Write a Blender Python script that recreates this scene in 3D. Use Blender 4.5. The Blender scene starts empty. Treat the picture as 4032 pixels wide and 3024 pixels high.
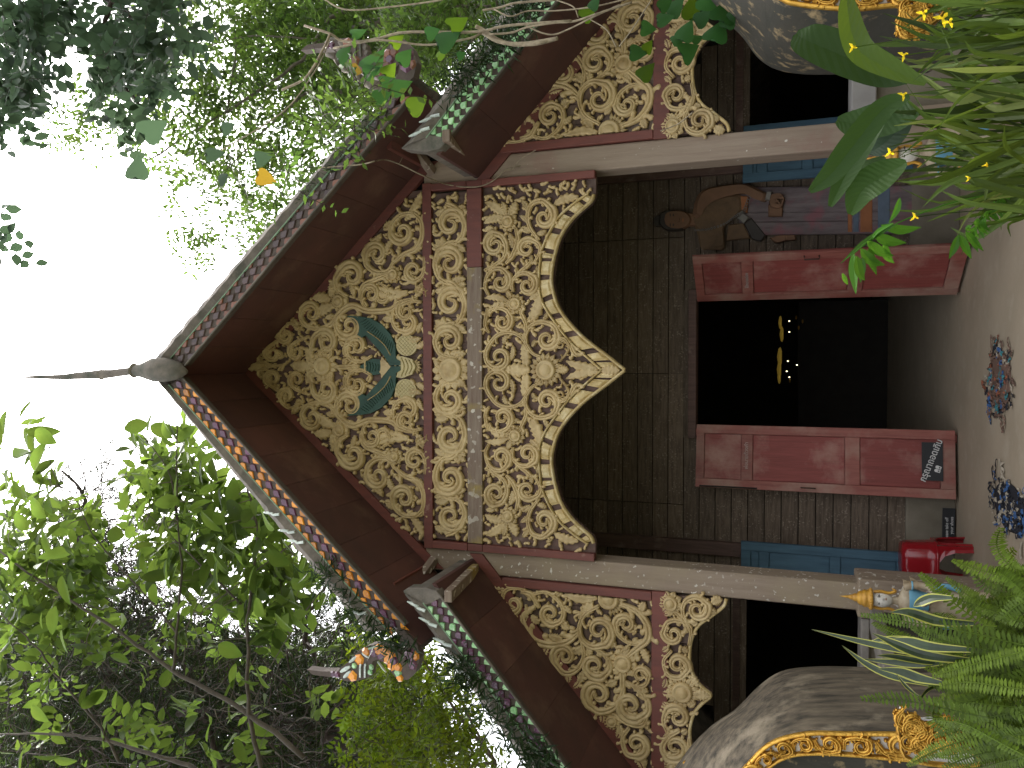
import bpy, math, random
import numpy as np
from mathutils import Vector, Matrix
random.seed(7); rng = np.random.default_rng(7)
PI = math.pi
SC = bpy.context.scene
COL = SC.collection

# ------------------------------------------------------------------ camera
FPX = 3020.0
pit, yaw, rol = [math.radians(a) for a in (19.199, -1.754, 0.458)]
F_ = np.array([math.sin(yaw)*math.cos(pit), math.cos(yaw)*math.cos(pit), math.sin(pit)])
R0 = np.cross(F_, [0, 0, 1]); R0 /= np.linalg.norm(R0); U0 = np.cross(R0, F_)
R_ = R0*math.cos(rol)+U0*math.sin(rol)
U_ = -R0*math.sin(rol)+U0*math.cos(rol)
CAM = np.array([0.092, -5.2, 1.35])
cd = bpy.data.cameras.new('camera'); cam = bpy.data.objects.new('camera', cd); COL.objects.link(cam)
cd.sensor_width = 36; cd.lens = 36*FPX/4032; cd.clip_start = .05; cd.clip_end = 500
# the phone was held sideways: picture up = world right, picture right = world down
rx, ry, rz = -U_, R_, -F_
cam.matrix_world = Matrix(((rx[0], ry[0], rz[0], CAM[0]), (rx[1], ry[1], rz[1], CAM[1]), (rx[2], ry[2], rz[2], CAM[2]), (0, 0, 0, 1)))
SC.camera = cam

# ------------------------------------------------------------------ world, sun, exposure
SUN_EL, SUN_AZ = 62, 12      # high, behind the temple
w = bpy.data.worlds.new('World'); SC.world = w; w.use_nodes = True
nt = w.node_tree; nt.nodes.clear()
sky = nt.nodes.new('ShaderNodeTexSky'); sky.sky_type = 'NISHITA'; sky.sun_disc = False
sky.sun_elevation = math.radians(SUN_EL); sky.sun_rotation = math.radians(SUN_AZ)
sky.air_density = 1.0; sky.dust_density = 6.0; sky.ozone_density = 1.0
hs = nt.nodes.new('ShaderNodeHueSaturation'); hs.inputs['Saturation'].default_value = .22; hs.inputs['Value'].default_value = 1.0
bg = nt.nodes.new('ShaderNodeBackground'); bg.inputs['Strength'].default_value = .15
wo = nt.nodes.new('ShaderNodeOutputWorld')
nt.links.new(sky.outputs[0], hs.inputs['Color']); nt.links.new(hs.outputs[0], bg.inputs[0]); nt.links.new(bg.outputs[0], wo.inputs[0])
sd = bpy.data.lights.new('sun', 'SUN'); sd.energy = 1.2; sd.angle = math.radians(14); sd.color = (1, .96, .9)
so = bpy.data.objects.new('sun', sd); COL.objects.link(so)
el, az = math.radians(SUN_EL), math.radians(SUN_AZ)
dvec = Vector((math.sin(az)*math.cos(el), math.cos(az)*math.cos(el), math.sin(el)))
so.rotation_euler = dvec.to_track_quat('Z', 'Y').to_euler()
SC.view_settings.view_transform = 'Standard'; SC.view_settings.look = 'None'
SC.view_settings.gamma = 1; SC.view_settings.use_curve_mapping = False
SC.view_settings.exposure = 2.15
SC.cycles.max_bounces = 8; SC.cycles.transparent_max_bounces = 8

# ------------------------------------------------------------------ geometry helpers
def P(x, y, Y=0.0):
    "photo pixel -> point on the vertical plane at depth Y"
    r = F_+R_*(((3024-y)-1512)/FPX)+U_*((2016-x)/FPX)
    return CAM+r*((Y-CAM[1])/r[1])
def PZ(x, y, z=0.0):
    r = F_+R_*(((3024-y)-1512)/FPX)+U_*((2016-x)/FPX)
    return CAM+r*((z-CAM[2])/r[2])
def XZ(pts, Y=0.0):
    return np.array([P(x, y, Y)[[0, 2]] for x, y in pts])
def crop(o, s, pts): return [(o[0]+s*a, o[1]+s*b) for a, b in pts]
def inv(M): return M.inverted()

class MB:
    def __init__(s): s.v = []; s.f = []; s.m = []
    def add(s, V, F, m=0):
        n = len(s.v); s.v.extend([tuple(map(float, v)) for v in V]); s.f.extend([tuple(i+n for i in f) for f in F]); s.m.extend([m]*len(F))
        return s
    def box(s, a, b, m=0, j=0):
        (x0, y0, z0), (x1, y1, z1) = a, b
        V = [(x0, y0, z0), (x1, y0, z0), (x1, y1, z0), (x0, y1, z0), (x0, y0, z1), (x1, y0, z1), (x1, y1, z1), (x0, y1, z1)]
        return s.add(V, [(0, 3, 2, 1), (4, 5, 6, 7), (0, 1, 5, 4), (1, 2, 6, 5), (2, 3, 7, 6), (3, 0, 4, 7)], m)
    def prism(s, poly, y0, y1, m=0):
        "poly of (x,z), extruded from y0 (front) to y1"
        n = len(poly); V = [(p[0], y0, p[1]) for p in poly]+[(p[0], y1, p[1]) for p in poly]
        return s.add(V, [tuple(range(n)), tuple(range(2*n-1, n-1, -1))]+[(i, i+n, (i+1) % n+n, (i+1) % n) for i in range(n)], m)
    def bar(s, a, b, wd, th, up=(0, 0, 1), m=0):
        a = Vector(a); b = Vector(b); d = (b-a).normalized(); u = Vector(up); sx = d.cross(u).normalized()*wd/2; ux = sx.cross(d).normalized()*th/2
        V = [p+q+r for p in (a, b) for q, r in ((sx, ux), (-sx, ux), (-sx, -ux), (sx, -ux))]
        return s.add(V, [(0, 1, 2, 3), (7, 6, 5, 4), (0, 4, 5, 1), (1, 5, 6, 2), (2, 6, 7, 3), (3, 7, 4, 0)], m)
    def tube(s, pts, rad, n=6, m=0, cap=True):
        pts = np.array(pts, float); k = len(pts)
        rad = np.ones(k)*rad if np.isscalar(rad) else np.array(rad)
        T = np.gradient(pts, axis=0); T /= np.linalg.norm(T, axis=1)[:, None]+1e-9
        ref = np.array([0.3, .9, .2]) if abs(T[0][1]) < .9 else np.array([1., 0, 0])
        A = np.cross(T, ref); A /= np.linalg.norm(A, axis=1)[:, None]+1e-9; B = np.cross(T, A)
        th = np.arange(n)*2*PI/n
        V = (pts[:, None]+rad[:, None, None]*(np.cos(th)[None, :, None]*A[:, None]+np.sin(th)[None, :, None]*B[:, None])).reshape(-1, 3)
        F = [(i*n+j, i*n+(j+1) % n, (i+1)*n+(j+1) % n, (i+1)*n+j) for i in range(k-1) for j in range(n)]
        if cap: F += [tuple(range(n-1, -1, -1)), tuple(range((k-1)*n, k*n))]
        return s.add(V, F, m)
    def lathe(s, prof, c=(0, 0, 0), n=16, sx=1, sy=1, m=0):
        V = []; k = len(prof)
        for r, z in prof:
            for j in range(n):
                a = 2*PI*j/n; V.append((c[0]+r*sx*math.cos(a), c[1]+r*sy*math.sin(a), c[2]+z))
        return s.add(V, [(i*n+j, i*n+(j+1) % n, (i+1)*n+(j+1) % n, (i+1)*n+j) for i in range(k-1) for j in range(n)], m)
    def ell(s, c, r, n=12, k=8, m=0, rot=None):
        V = []
        for i in range(k+1):
            t = PI*i/k
            for j in range(n):
                a = 2*PI*j/n; p = Vector((r[0]*math.sin(t)*math.cos(a), r[1]*math.sin(t)*math.sin(a), r[2]*math.cos(t)))
                if rot: p = rot @ p
                V.append((c[0]+p[0], c[1]+p[1], c[2]+p[2]))
        return s.add(V, [(i*n+j, (i+1)*n+j, (i+1)*n+(j+1) % n, i*n+(j+1) % n) for i in range(k) for j in range(n)], m)
    def mirror(s, xc):
        o = MB(); o.v = [(2*xc-x, y, z) for x, y, z in s.v]; o.f = [tuple(reversed(f)) for f in s.f]; o.m = list(s.m); return o
    def obj(s, name, mats, parent=None, smooth=False, bevel=0):
        me = bpy.data.meshes.new(name); me.from_pydata(s.v, [], s.f)
        mats = mats if isinstance(mats, (list, tuple)) else [mats]
        for mt in mats: me.materials.append(mt)
        if len(mats) > 1: me.polygons.foreach_set('material_index', s.m)
        if smooth: me.polygons.foreach_set('use_smooth', [True]*len(me.polygons))
        me.update()
        o = bpy.data.objects.new(name, me); COL.objects.link(o)
        if parent is not None: setp(o, parent)
        if bevel:
            b = o.modifiers.new('bevel', 'BEVEL'); b.width = bevel; b.segments = 2; b.limit_method = 'ANGLE'
        return o
BASE = {}
def setp(o, parent):
    o.parent = parent
    b = BASE.get(parent.name)
    if b is None and parent.parent is not None:
        q = parent
        while q.parent is not None: q = q.parent
        b = None
    if b is not None: o.matrix_parent_inverse = Matrix.Translation(b).inverted()
def thing(name, loc, label, cat, group=None):
    o = bpy.data.objects.new(name, None); COL.objects.link(o); o.location = loc; o.empty_display_size = .1
    BASE[o.name] = Vector(loc); tag(o, label, cat, group); return o
def tag(o, label, cat, group=None):
    o['label'] = label; o['category'] = cat
    if group: o['group'] = group
    return o
def struct(o): o['kind'] = 'structure'; return o

def smoothpath(pts, n=24):
    "Catmull-Rom through the points"
    pts = np.array(pts, float)
    if len(pts) < 3:
        t = np.linspace(0, 1, n)[:, None]; return pts[0]*(1-t)+pts[-1]*t
    q = np.vstack([2*pts[0]-pts[1], pts, 2*pts[-1]-pts[-2]]); out = []; m = len(pts)-1
    for u in np.linspace(0, m-1e-6, n):
        i = int(u); t = u-i; a, b, c, d = q[i:i+4]
        out.append(.5*((2*b)+(-a+c)*t+(2*a-5*b+4*c-d)*t*t+(-a+3*b-3*c+d)*t**3))
    return np.array(out)

# ------------------------------------------------------------------ materials
def mat(name, col, rough=.7, metal=0, col2=None, nscale=6, stretch=(1, 1, 1), bump=0, bscale=None, vary=0, spec=.5,
        spots=None, spotcol=(.5, .5, .46), spotscale=40, third=None, third_t=(.55, .7), thirdscale=2.5, coat=0, emit=None, obj=True, detail=6):
    m = bpy.data.materials.new(name); m.use_nodes = True; t = m.node_tree; n = t.nodes; L = t.links; b = n['Principled BSDF']
    b.inputs['Roughness'].default_value = rough; b.inputs['Metallic'].default_value = metal; b.inputs['Specular IOR Level'].default_value = spec
    b.inputs['Coat Weight'].default_value = coat
    tc = n.new('ShaderNodeTexCoord'); mp = n.new('ShaderNodeMapping'); mp.inputs['Scale'].default_value = stretch
    L.new(tc.outputs['Object'], mp.inputs[0])
    def noise(sc, det=detail, vec=mp, ro=.6):
        q = n.new('ShaderNodeTexNoise'); q.inputs['Scale'].default_value = sc; q.inputs['Detail'].default_value = det; q.inputs['Roughness'].default_value = ro
        L.new(vec.outputs[0] if vec is mp else vec, q.inputs['Vector']); return q
    def ramp(src, a, c):
        q = n.new('ShaderNodeMapRange'); q.inputs[1].default_value = a; q.inputs[2].default_value = c; L.new(src, q.inputs[0]); return q.outputs[0]
    def mix(f, a, c):
        q = n.new('ShaderNodeMix'); q.data_type = 'RGBA'
        if hasattr(f, 'links'): L.new(f, q.inputs[0])
        else: q.inputs[0].default_value = f
        for i, v in ((6, a), (7, c)):
            if hasattr(v, 'links'): L.new(v, q.inputs[i])
            else: q.inputs[i].default_value = (*v[:3], 1)
        return q.outputs[2]
    c = None
    nz = noise(nscale)
    c2 = col2 or tuple(x*.65 for x in col)
    c = mix(ramp(nz.outputs[0], .35, .68), col, c2)
    if third:
        c = mix(ramp(noise(thirdscale, 5, tc.outputs['Object']).outputs[0], *third_t), c, third)
    if spots:
        s1 = noise(spotscale, 2, tc.outputs['Object'], .4); s2 = noise(spotscale*.12, 3, tc.outputs['Object'])
        q = n.new('ShaderNodeMath'); q.operation = 'MULTIPLY'; L.new(ramp(s1.outputs[0], spots, spots+.03), q.inputs[0]); L.new(ramp(s2.outputs[0], .42, .6), q.inputs[1])
        c = mix(q.outputs[0], c, spotcol)
    if vary:
        oi = n.new('ShaderNodeObjectInfo'); q = n.new('ShaderNodeHueSaturation')
        mr = n.new('ShaderNodeMapRange'); mr.inputs[3].default_value = 1-vary; mr.inputs[4].default_value = 1+vary
        L.new(oi.outputs['Random'], mr.inputs[0]); L.new(mr.outputs[0], q.inputs['Value']); L.new(c, q.inputs['Color']); c = q.outputs[0]
    L.new(c, b.inputs['Base Color'])
    if bump:
        bn = n.new('ShaderNodeBump'); bn.inputs['Strength'].default_value = bump; bn.inputs['Distance'].default_value = .01
        L.new(noise(bscale or nscale*2).outputs[0], bn.inputs['Height']); L.new(bn.outputs[0], b.inputs['Normal'])
    if emit:
        b.inputs['Emission Color'].default_value = (*emit[0], 1); b.inputs['Emission Strength'].default_value = emit[1]
    return m
def leafmat(name, col, trans=.45, rough=.45, vary=.35, hue=.02, yellow=None):
    m = bpy.data.materials.new(name); m.use_nodes = True; t = m.node_tree; n = t.nodes; L = t.links; n.clear()
    out = n.new('ShaderNodeOutputMaterial'); b = n.new('ShaderNodeBsdfPrincipled'); tr = n.new('ShaderNodeBsdfTranslucent'); mx = n.new('ShaderNodeMixShader')
    g = n.new('ShaderNodeNewGeometry'); tc = n.new('ShaderNodeTexCoord'); nz = n.new('ShaderNodeTexNoise'); nz.inputs['Scale'].default_value = 1.7; L.new(tc.outputs['Object'], nz.inputs['Vector'])
    ad = n.new('ShaderNodeMath'); ad.operation = 'ADD'; L.new(g.outputs['Random Per Island'], ad.inputs[0]); oi = n.new('ShaderNodeObjectInfo'); L.new(oi.outputs['Random'], ad.inputs[1])
    fr = n.new('ShaderNodeMath'); fr.operation = 'FRACT'; L.new(ad.outputs[0], fr.inputs[0])
    mr = n.new('ShaderNodeMapRange'); mr.inputs[3].default_value = 1-vary; mr.inputs[4].default_value = 1+vary; L.new(fr.outputs[0], mr.inputs[0])
    mh = n.new('ShaderNodeMapRange'); mh.inputs[3].default_value = .5-hue; mh.inputs[4].default_value = .5+hue; L.new(nz.outputs[0], mh.inputs[0])
    h = n.new('ShaderNodeHueSaturation'); h.inputs['Color'].default_value = (*col, 1); L.new(mr.outputs[0], h.inputs['Value']); L.new(mh.outputs[0], h.inputs['Hue'])
    L.new(h.outputs[0], b.inputs['Base Color']); b.inputs['Roughness'].default_value = rough; b.inputs['Specular IOR Level'].default_value = .16
    h2 = n.new('ShaderNodeHueSaturation'); h2.inputs['Value'].default_value = 1.7; h2.inputs['Hue'].default_value = .482; L.new(h.outputs[0], h2.inputs['Color'])
    L.new(h2.outputs[0], tr.inputs['Color']); mx.inputs[0].default_value = trans
    L.new(b.outputs[0], mx.inputs[1]); L.new(tr.outputs[0], mx.inputs[2]); L.new(mx.outputs[0], out.inputs[0]); return m

M = dict(
 cream=mat('carved_cream_paint', (.56, .425, .215), .55, col2=(.46, .33, .15), nscale=9, bump=.25, bscale=60, vary=.07, third=(.33, .22, .085), third_t=(.5, .72), thirdscale=8),
 creamdark=mat('carved_gilt_border', (.56, .43, .2), .5, col2=(.40, .28, .10), nscale=14, bump=.3, bscale=50, vary=.1, third=(.62, .5, .27), third_t=(.5, .6), thirdscale=12),
 backw=mat('brown_painted_plank', (.125, .072, .055), .75, col2=(.08, .046, .036), nscale=5, stretch=(9, 1, .8), bump=.3, bscale=14, vary=.2, third=(.21, .15, .115), thirdscale=4),  # brown boards, darkened to carry the shading between the carvings
 backgrey=mat('weathered_plank', (.15, .095, .07), .8, col2=(.07, .045, .035), nscale=5, stretch=(1, 1, 8), bump=.4, bscale=12, vary=.2, third=(.22, .175, .14), thirdscale=5),
 red=mat('dark_red_wood', (.165, .047, .032), .62, col2=(.115, .036, .027), nscale=4, stretch=(6, 1, 1), bump=.2, bscale=14, vary=.14, third=(.26, .15, .11), third_t=(.64, .72), thirdscale=9),
 soffit=mat('soffit_red_wood', (.105, .040, .032), .75, col2=(.072, .03, .025), nscale=3, bump=.15, vary=.18, third=(.15, .08, .055), third_t=(.55, .75)),
 pillar=mat('weathered_pillar_paint', (.28, .215, .155), .75, col2=(.20, .145, .10), nscale=3, stretch=(7, 7, .7), bump=.35, bscale=18, spots=.63, spotcol=(.62, .58, .5), spotscale=34, third=(.27, .21, .135), third_t=(.45, .65)),
 pillar2=mat('plain_pillar_paint', (.31, .24, .175), .75, col2=(.24, .175, .125), nscale=3, stretch=(7, 7, .7), bump=.3, bscale=18, spots=.7, spotcol=(.6, .56, .48), spotscale=30, third=(.25, .13, .1), third_t=(.55, .75)),
 beam=mat('worn_beam', (.24, .185, .135), .75, col2=(.16, .105, .075), nscale=4, stretch=(.9, 1, 9), bump=.4, bscale=16, spots=.60, spotcol=(.55, .5, .42), spotscale=22, third=(.3, .22, .05), third_t=(.56, .7), thirdscale=3),
 conc=mat('roof_cement', (.20, .17, .14), .9, col2=(.11, .095, .08), nscale=9, bump=.6, bscale=30, third=(.07, .075, .055), third_t=(.5, .7), thirdscale=5),
 floor=mat('porch_cement', (.48, .39, .275), .6, col2=(.38, .305, .21), nscale=2.5, bump=.08, bscale=30, third=(.53, .45, .33), third_t=(.5, .75), thirdscale=5),
 plinth=mat('wall_plaster', (.22, .19, .14), .85, col2=(.16, .135, .095), nscale=6, bump=.25, bscale=25),
 wallp=mat('wall_plank', (.165, .122, .085), .85, col2=(.08, .056, .038), nscale=5, stretch=(1, 1, 9), bump=.5, bscale=18, vary=.2, spots=.60, spotcol=(.25, .2, .15), spotscale=60),
 dark=mat('dark_inside', (.035, .028, .022), .9), black=mat('gap_shade_black', (.012, .012, .014), .9),
 door=mat('faded_red_door', (.27, .062, .05), .62, col2=(.2, .045, .035), nscale=5, stretch=(12, 12, .7), bump=.35, bscale=20, vary=.1, third=(.38, .2, .155), third_t=(.48, .66), thirdscale=2.6),
 doorf=mat('faded_door_frame', (.3, .1, .075), .62, col2=(.22, .065, .048), nscale=4, stretch=(9, 9, .9), bump=.25, bscale=16, vary=.1, third=(.36, .24, .18), third_t=(.45, .7), thirdscale=2.4),
 blue=mat('blue_shutter_paint', (.07, .145, .2), .6, col2=(.05, .105, .15), nscale=4, stretch=(8, 8, .8), bump=.2, bscale=14, vary=.06),
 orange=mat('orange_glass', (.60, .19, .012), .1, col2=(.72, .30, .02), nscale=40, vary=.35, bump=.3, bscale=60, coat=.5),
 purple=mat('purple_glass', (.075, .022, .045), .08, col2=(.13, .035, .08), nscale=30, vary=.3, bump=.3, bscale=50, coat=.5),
 greeng=mat('green_glass', (.20, .50, .17), .08, col2=(.5, .72, .42), nscale=30, vary=.3, bump=.3, bscale=50, coat=.5),
 whiteg=mat('white_mirror_glass', (.62, .66, .6), .12, col2=(.35, .42, .36), nscale=40, coat=.5, vary=.2),
 strip=mat('pale_green_strip', (.28, .42, .27), .4, col2=(.16, .24, .16), nscale=12),
 green=mat('green_crest_paint', (.034, .085, .062), .7, col2=(.024, .058, .043), nscale=12, bump=.25, bscale=50, vary=.1),
 lime=mat('pale_lime_paint', (.52, .43, .22), .55, col2=(.42, .34, .16), nscale=14, bump=.2, bscale=50),
 gold=mat('gold_leaf', (.62, .36, .065), .34, metal=.8, col2=(.42, .22, .035), nscale=25, vary=.15, bump=.4, bscale=60),
 white=mat('white_plaster', (.66, .64, .6), .7, col2=(.5, .48, .45), nscale=12),
 stone=mat('weathered_dark_stucco', (.155, .122, .08), .85, col2=(.03, .025, .016), nscale=5, stretch=(5, 4, .5), bump=.5, bscale=14, third=(.25, .205, .14), third_t=(.54, .68), thirdscale=4.5),  # weathered streaks; pale and dark tones also hold lit and unlit parts
 stone2=mat('darker_stucco', (.045, .04, .028), .85, col2=(.03, .03, .022), nscale=4.5, stretch=(3, .5, 1), bump=.5, bscale=14, third=(.3, .22, .11), third_t=(.55, .68), thirdscale=11),  # darker base than stone, with tan patches
 ledge=mat('grey_cement_ledge', (.26, .235, .2), .85, col2=(.16, .14, .12), nscale=7, bump=.3, bscale=20),
 ledge2=mat('pale_cement_ledge', (.36, .34, .31), .8, col2=(.27, .25, .23), nscale=5, bump=.2),
 plastic=mat('red_plastic', (.32, .012, .018), .22, col2=(.27, .010, .014), nscale=3, coat=.3),
 sign=mat('sign_black', (.022, .023, .025), .5), ink=mat('white_lettering', (.75, .74, .7), .7), faint=mat('faded_lettering', (.48, .36, .31), .8),
 iron=mat('rusty_iron', (.07, .04, .028), .6, metal=.4), steel=mat('dark_hinge', (.05, .045, .04), .5, metal=.6),
 bark=mat('tree_bark', (.15, .125, .09), .9, col2=(.07, .06, .045), nscale=14, bump=.5, bscale=30),
 barkm=mat('grey_brown_bark', (.085, .068, .048), .9, col2=(.045, .036, .026), nscale=14, bump=.5, bscale=30), barkd=mat('dark_bark', (.045, .03, .022), .9, col2=(.03, .02, .016), nscale=10, bump=.4),
 vinew=mat('dry_vine', (.33, .27, .18), .85, col2=(.18, .14, .09), nscale=30, bump=.4, bscale=80),
 soil=mat('dark_soil', (.05, .04, .028), .95, bump=.5, bscale=20), grass=mat('ground_soil', (.09, .085, .05), .95, col2=(.05, .06, .03), nscale=1.2, bump=.4),
 skin=mat('painted_skin', (.22, .115, .062), .8, col2=(.16, .085, .046), nscale=7), cloth=mat('painted_ochre_cloth', (.17, .10, .05), .8, col2=(.11, .068, .036), nscale=12, bump=.3),
 skirt=mat('painted_skirt', (.20, .16, .155), .75, col2=(.12, .09, .09), nscale=5, stretch=(6, 1, 1), bump=.3, third=(.24, .10, .11), third_t=(.5, .62), thirdscale=4),
 chain=mat('painted_silver', (.22, .2, .17), .6), hair=mat('painted_hair', (.045, .034, .026), .6), skirt2=mat('painted_orange_band', (.38, .14, .05), .75), skirt3=mat('painted_blue_band', (.13, .17, .22), .75),
 face=mat('white_painted_face', (.70, .66, .58), .5, col2=(.58, .53, .44), nscale=26, bump=.3, bscale=60), yel=mat('yellow_gilt', (.62, .33, .035), .42, col2=(.45, .22, .03), nscale=20, metal=.15, bump=.3, bscale=60),
 sblue=mat('sky_blue_cloth', (.16, .38, .5), .6, col2=(.11, .27, .36), nscale=18), beige=mat('worn_statue_paint', (.42, .35, .24), .65, col2=(.24, .17, .09), nscale=16, bump=.3, bscale=50),
 c1=mat('rag_blue', (.045, .115, .27), .9), c2=mat('rag_black', (.018, .018, .024), .9), c3=mat('rag_beige', (.42, .36, .27), .9), c4=mat('rag_brown', (.17, .1, .07), .9, vary=.3), c5=mat('rag_teal', (.05, .22, .24), .9), c6=mat('rag_rust', (.3, .1, .05), .9),
 glint=mat('glint_glow', (.9, .8, .3), .4, emit=((1, .9, .5), 1.2)), goldglow=mat('glowing_altar_gold', (.7, .5, .08), .35, metal=.6, emit=((1, .65, .1), .02)),  # altar gold glows faintly: glints put into the material as emission
)
G = dict(
 fern=leafmat('fern_green', (.056, .092, .007), .36, .6, .35), fern2=leafmat('young_fern_green', (.078, .122, .008), .38, .6, .25),
 broad=leafmat('broad_leaf_green', (.026, .06, .007), .3, .5), broad2=leafmat('yellow_broad_leaf', (.05, .085, .010), .35, .4),
 iris=leafmat('iris_green', (.046, .078, .009), .35, .55, .55, .03), iris2=leafmat('pale_blade', (.10, .13, .03), .35, .5, .3),
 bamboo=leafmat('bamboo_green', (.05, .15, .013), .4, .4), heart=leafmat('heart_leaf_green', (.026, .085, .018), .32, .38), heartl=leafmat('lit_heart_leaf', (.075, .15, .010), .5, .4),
 yellow=leafmat('yellow_leaf', (.22, .16, .015), .4), petal=leafmat('yellow_petal', (.75, .6, .02), .3),
 fine=leafmat('fine_leaf_green', (.042, .082, .014), .58, vary=.5, hue=.03), darkl=leafmat('dark_round_leaf', (.032, .058, .030), .35, vary=.3),  # dark_round_leaf greyed and lightened: haze mixed into the leaf colour
 big=leafmat('big_leaf_green', (.056, .098, .015), .6, vary=.5), pine=leafmat('pine_needle', (.017, .028, .009), .3, vary=.5), bush=leafmat('bush_green', (.06, .095, .005), .5, vary=.5, hue=.04),
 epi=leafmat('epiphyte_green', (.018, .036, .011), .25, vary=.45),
)
def snakemat():
    m = mat('snake_plant_core', (.022, .042, .010), .4, col2=(.012, .024, .007), nscale=16, stretch=(1, 1, 3)); return m
M['snake'] = snakemat(); M['snakey'] = mat('snake_plant_edge', (.34, .33, .05), .45, col2=(.26, .27, .04), nscale=8)

# ------------------------------------------------------------------ carved ornament
PROF = [(-1, 0), (-.86, .72), (-.5, 1), (-.14, .86), (0, .5), (.14, .86), (.5, 1), (.86, .72), (1, 0)]
PROF5 = [(-1, 0), (-.75, .8), (0, 1), (.75, .8), (1, 0)]
def ribbon(mb, pts, wd, h, Y, prof=PROF, m=0):
    pts = np.array(pts); n = len(pts); T = np.gradient(pts, axis=0); T /= np.linalg.norm(T, axis=1)[:, None]+1e-9
    N = np.stack([-T[:, 1], T[:, 0]], 1); k = len(prof); V = []
    mw = max(wd)
    for i in range(n):
        hh = h*(.55+.45*wd[i]/mw)
        for u, q in prof: V.append((pts[i, 0]+N[i, 0]*u*wd[i], Y-q*hh, pts[i, 1]+N[i, 1]*u*wd[i]))
    mb.add(V, [(i*k+j, i*k+j+1, (i+1)*k+j+1, (i+1)*k+j) for i in range(n-1) for j in range(k-1)]+[tuple(range(k-1, -1, -1)), tuple(range((n-1)*k, n*k))], m)
def rot2(v, a): c, s = math.cos(a), math.sin(a); return np.array([v[0]*c-v[1]*s, v[0]*s+v[1]*c])
def comma(mb, p, d, side, L, wd, h, Y, m=0):
    d = rot2(d/ (np.linalg.norm(d)+1e-9), side*.5); pts = [np.array(p)]; n = 9
    for i in range(n): d = rot2(d, side*(.05+.32*(i/n)**1.5)); pts.append(pts[-1]+d*L/n)
    ws = [wd*.75, wd*.9, wd, wd*.95, wd*.85, wd*.78, wd*.8, wd*1.05, wd*1.1, wd*.35]
    ribbon(mb, pts, ws, h, Y, PROF5, m)
def scroll(mb, stem, c, h=.036, Y=-.002, k=1.0, turns=1.2, lobes=True, m=0):
    stem = np.array(stem); c = np.array(c); e = stem[-1]; r0 = np.linalg.norm(e-c); a0 = math.atan2(*(e-c)[::-1])
    d = e-stem[-2]; sg = 1 if (e-c)[0]*d[1]-(e-c)[1]*d[0] > 0 else -1
    st = smoothpath(stem, max(6, 5*len(stem)))[:-1]; ns = 24; sp = []
    for i in range(ns+1):
        t = i/ns; r = r0*(1-.86*t**.85); a = a0+sg*2*PI*turns*t; sp.append(c+r*np.array([math.cos(a), math.sin(a)]))
    pts = np.vstack([st, sp]); L = len(st)
    ws = [k*r0*(.16+.14*i/L) for i in range(L)]+[k*r0*(.345*(1-t)**.8+.05+(.10*math.exp(-((t-.95)/.05)**2))) for t in np.linspace(0, 1, ns+1)]
    ws[-1] *= .5
    h = h*(.9+.2*random.random()); ribbon(mb, pts, ws, h, Y, PROF, m)
    if not lobes: return
    D = np.gradient(pts, axis=0)
    for f, s in ((.3, 1), (.42, -1), (.75, 1), (.85, -1)):
        i = int(L*f); comma(mb, pts[i], D[i], s, r0*random.uniform(.6, .85), r0*.15*k, h*.85, Y, m)
    i = L+3; comma(mb, pts[i], D[i], -sg, r0*.65, r0*.14*k, h*.8, Y, m)
    i = L+9; comma(mb, pts[i], D[i], -sg, r0*.55, r0*.13*k, h*.8, Y, m)
    i = L+0; q = c+(pts[i]-c)*.66; comma(mb, q, D[i], sg, r0*.85, r0*.12*k, h*.8, Y, m)
    for f, s in ((.15, -1), (.6, -1), (.95, 1)):
        i = int((L-1)*f); comma(mb, pts[i], D[i], s, r0*random.uniform(.5, .8), r0*.13*k, h*.75, Y, m)
def vine(mb, pts, wd, h=.032, Y=-.002, m=0):
    p = smoothpath(pts, 6*len(pts)); n = len(p); ribbon(mb, p, [wd*(.6+.5*math.sin(PI*i/n)) for i in range(n)], h, Y, PROF, m)
    D = np.gradient(p, axis=0)
    for q, i in enumerate(range(3, n-2, 5)): comma(mb, p[i], D[i], 1 if q % 2 else -1, wd*3.6, wd*.9, h*.85, Y, m)
def cleaf(mb, a, b, wd, h=.032, Y=-.002, bend=.12, m=0, teeth=5):
    a = np.array(a); b = np.array(b); d = b-a; nn = np.array([-d[1], d[0]]); n = teeth*3+1; pts = []; ws = []
    for i in range(n):
        t = i/(n-1); pts.append(a+d*t+nn*bend*math.sin(PI*t)); sawv = 1-((i % 3)/3)*.5
        ws.append(max(.02*wd, wd*.5*math.sin(PI*(t*.9+.08))**.75*sawv))
    ribbon(mb, pts, ws, h, Y, [(-1, 0), (-.92, .55), (-.45, .95), (0, .5), (.45, .95), (.92, .55), (1, 0)], m)
def flower(mb, c, r, npet=11, h=.036, Y=-.002, a0=0, a1=2*PI, m=0):
    c = np.array(c)
    for i in range(npet):
        a = a0+(a1-a0)*(i+.5)/npet; d = np.array([math.cos(a), math.sin(a)])
        cleaf(mb, c+d*r*.5, c+d*r*1.08, r*(a1-a0)/npet*1.0, h*.8, Y, .05, m, 2)
    V = []; F = []; n = 20; rr = [.66, .6, .5, .42, .34, .2, .0]; hh = [.1, 1, 1.15, .8, 1.0, 1.25, 1.3]
    for q, z in zip(rr, hh):
        for j in range(n): t = 2*PI*j/n; V.append((c[0]+q*r*math.cos(t), Y-h*z, c[1]+q*r*math.sin(t)))
    mb.add(V, [(i*n+j, i*n+(j+1) % n, (i+1)*n+(j+1) % n, (i+1)*n+j) for i in range(len(rr)-1) for j in range(n)], m)

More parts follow.
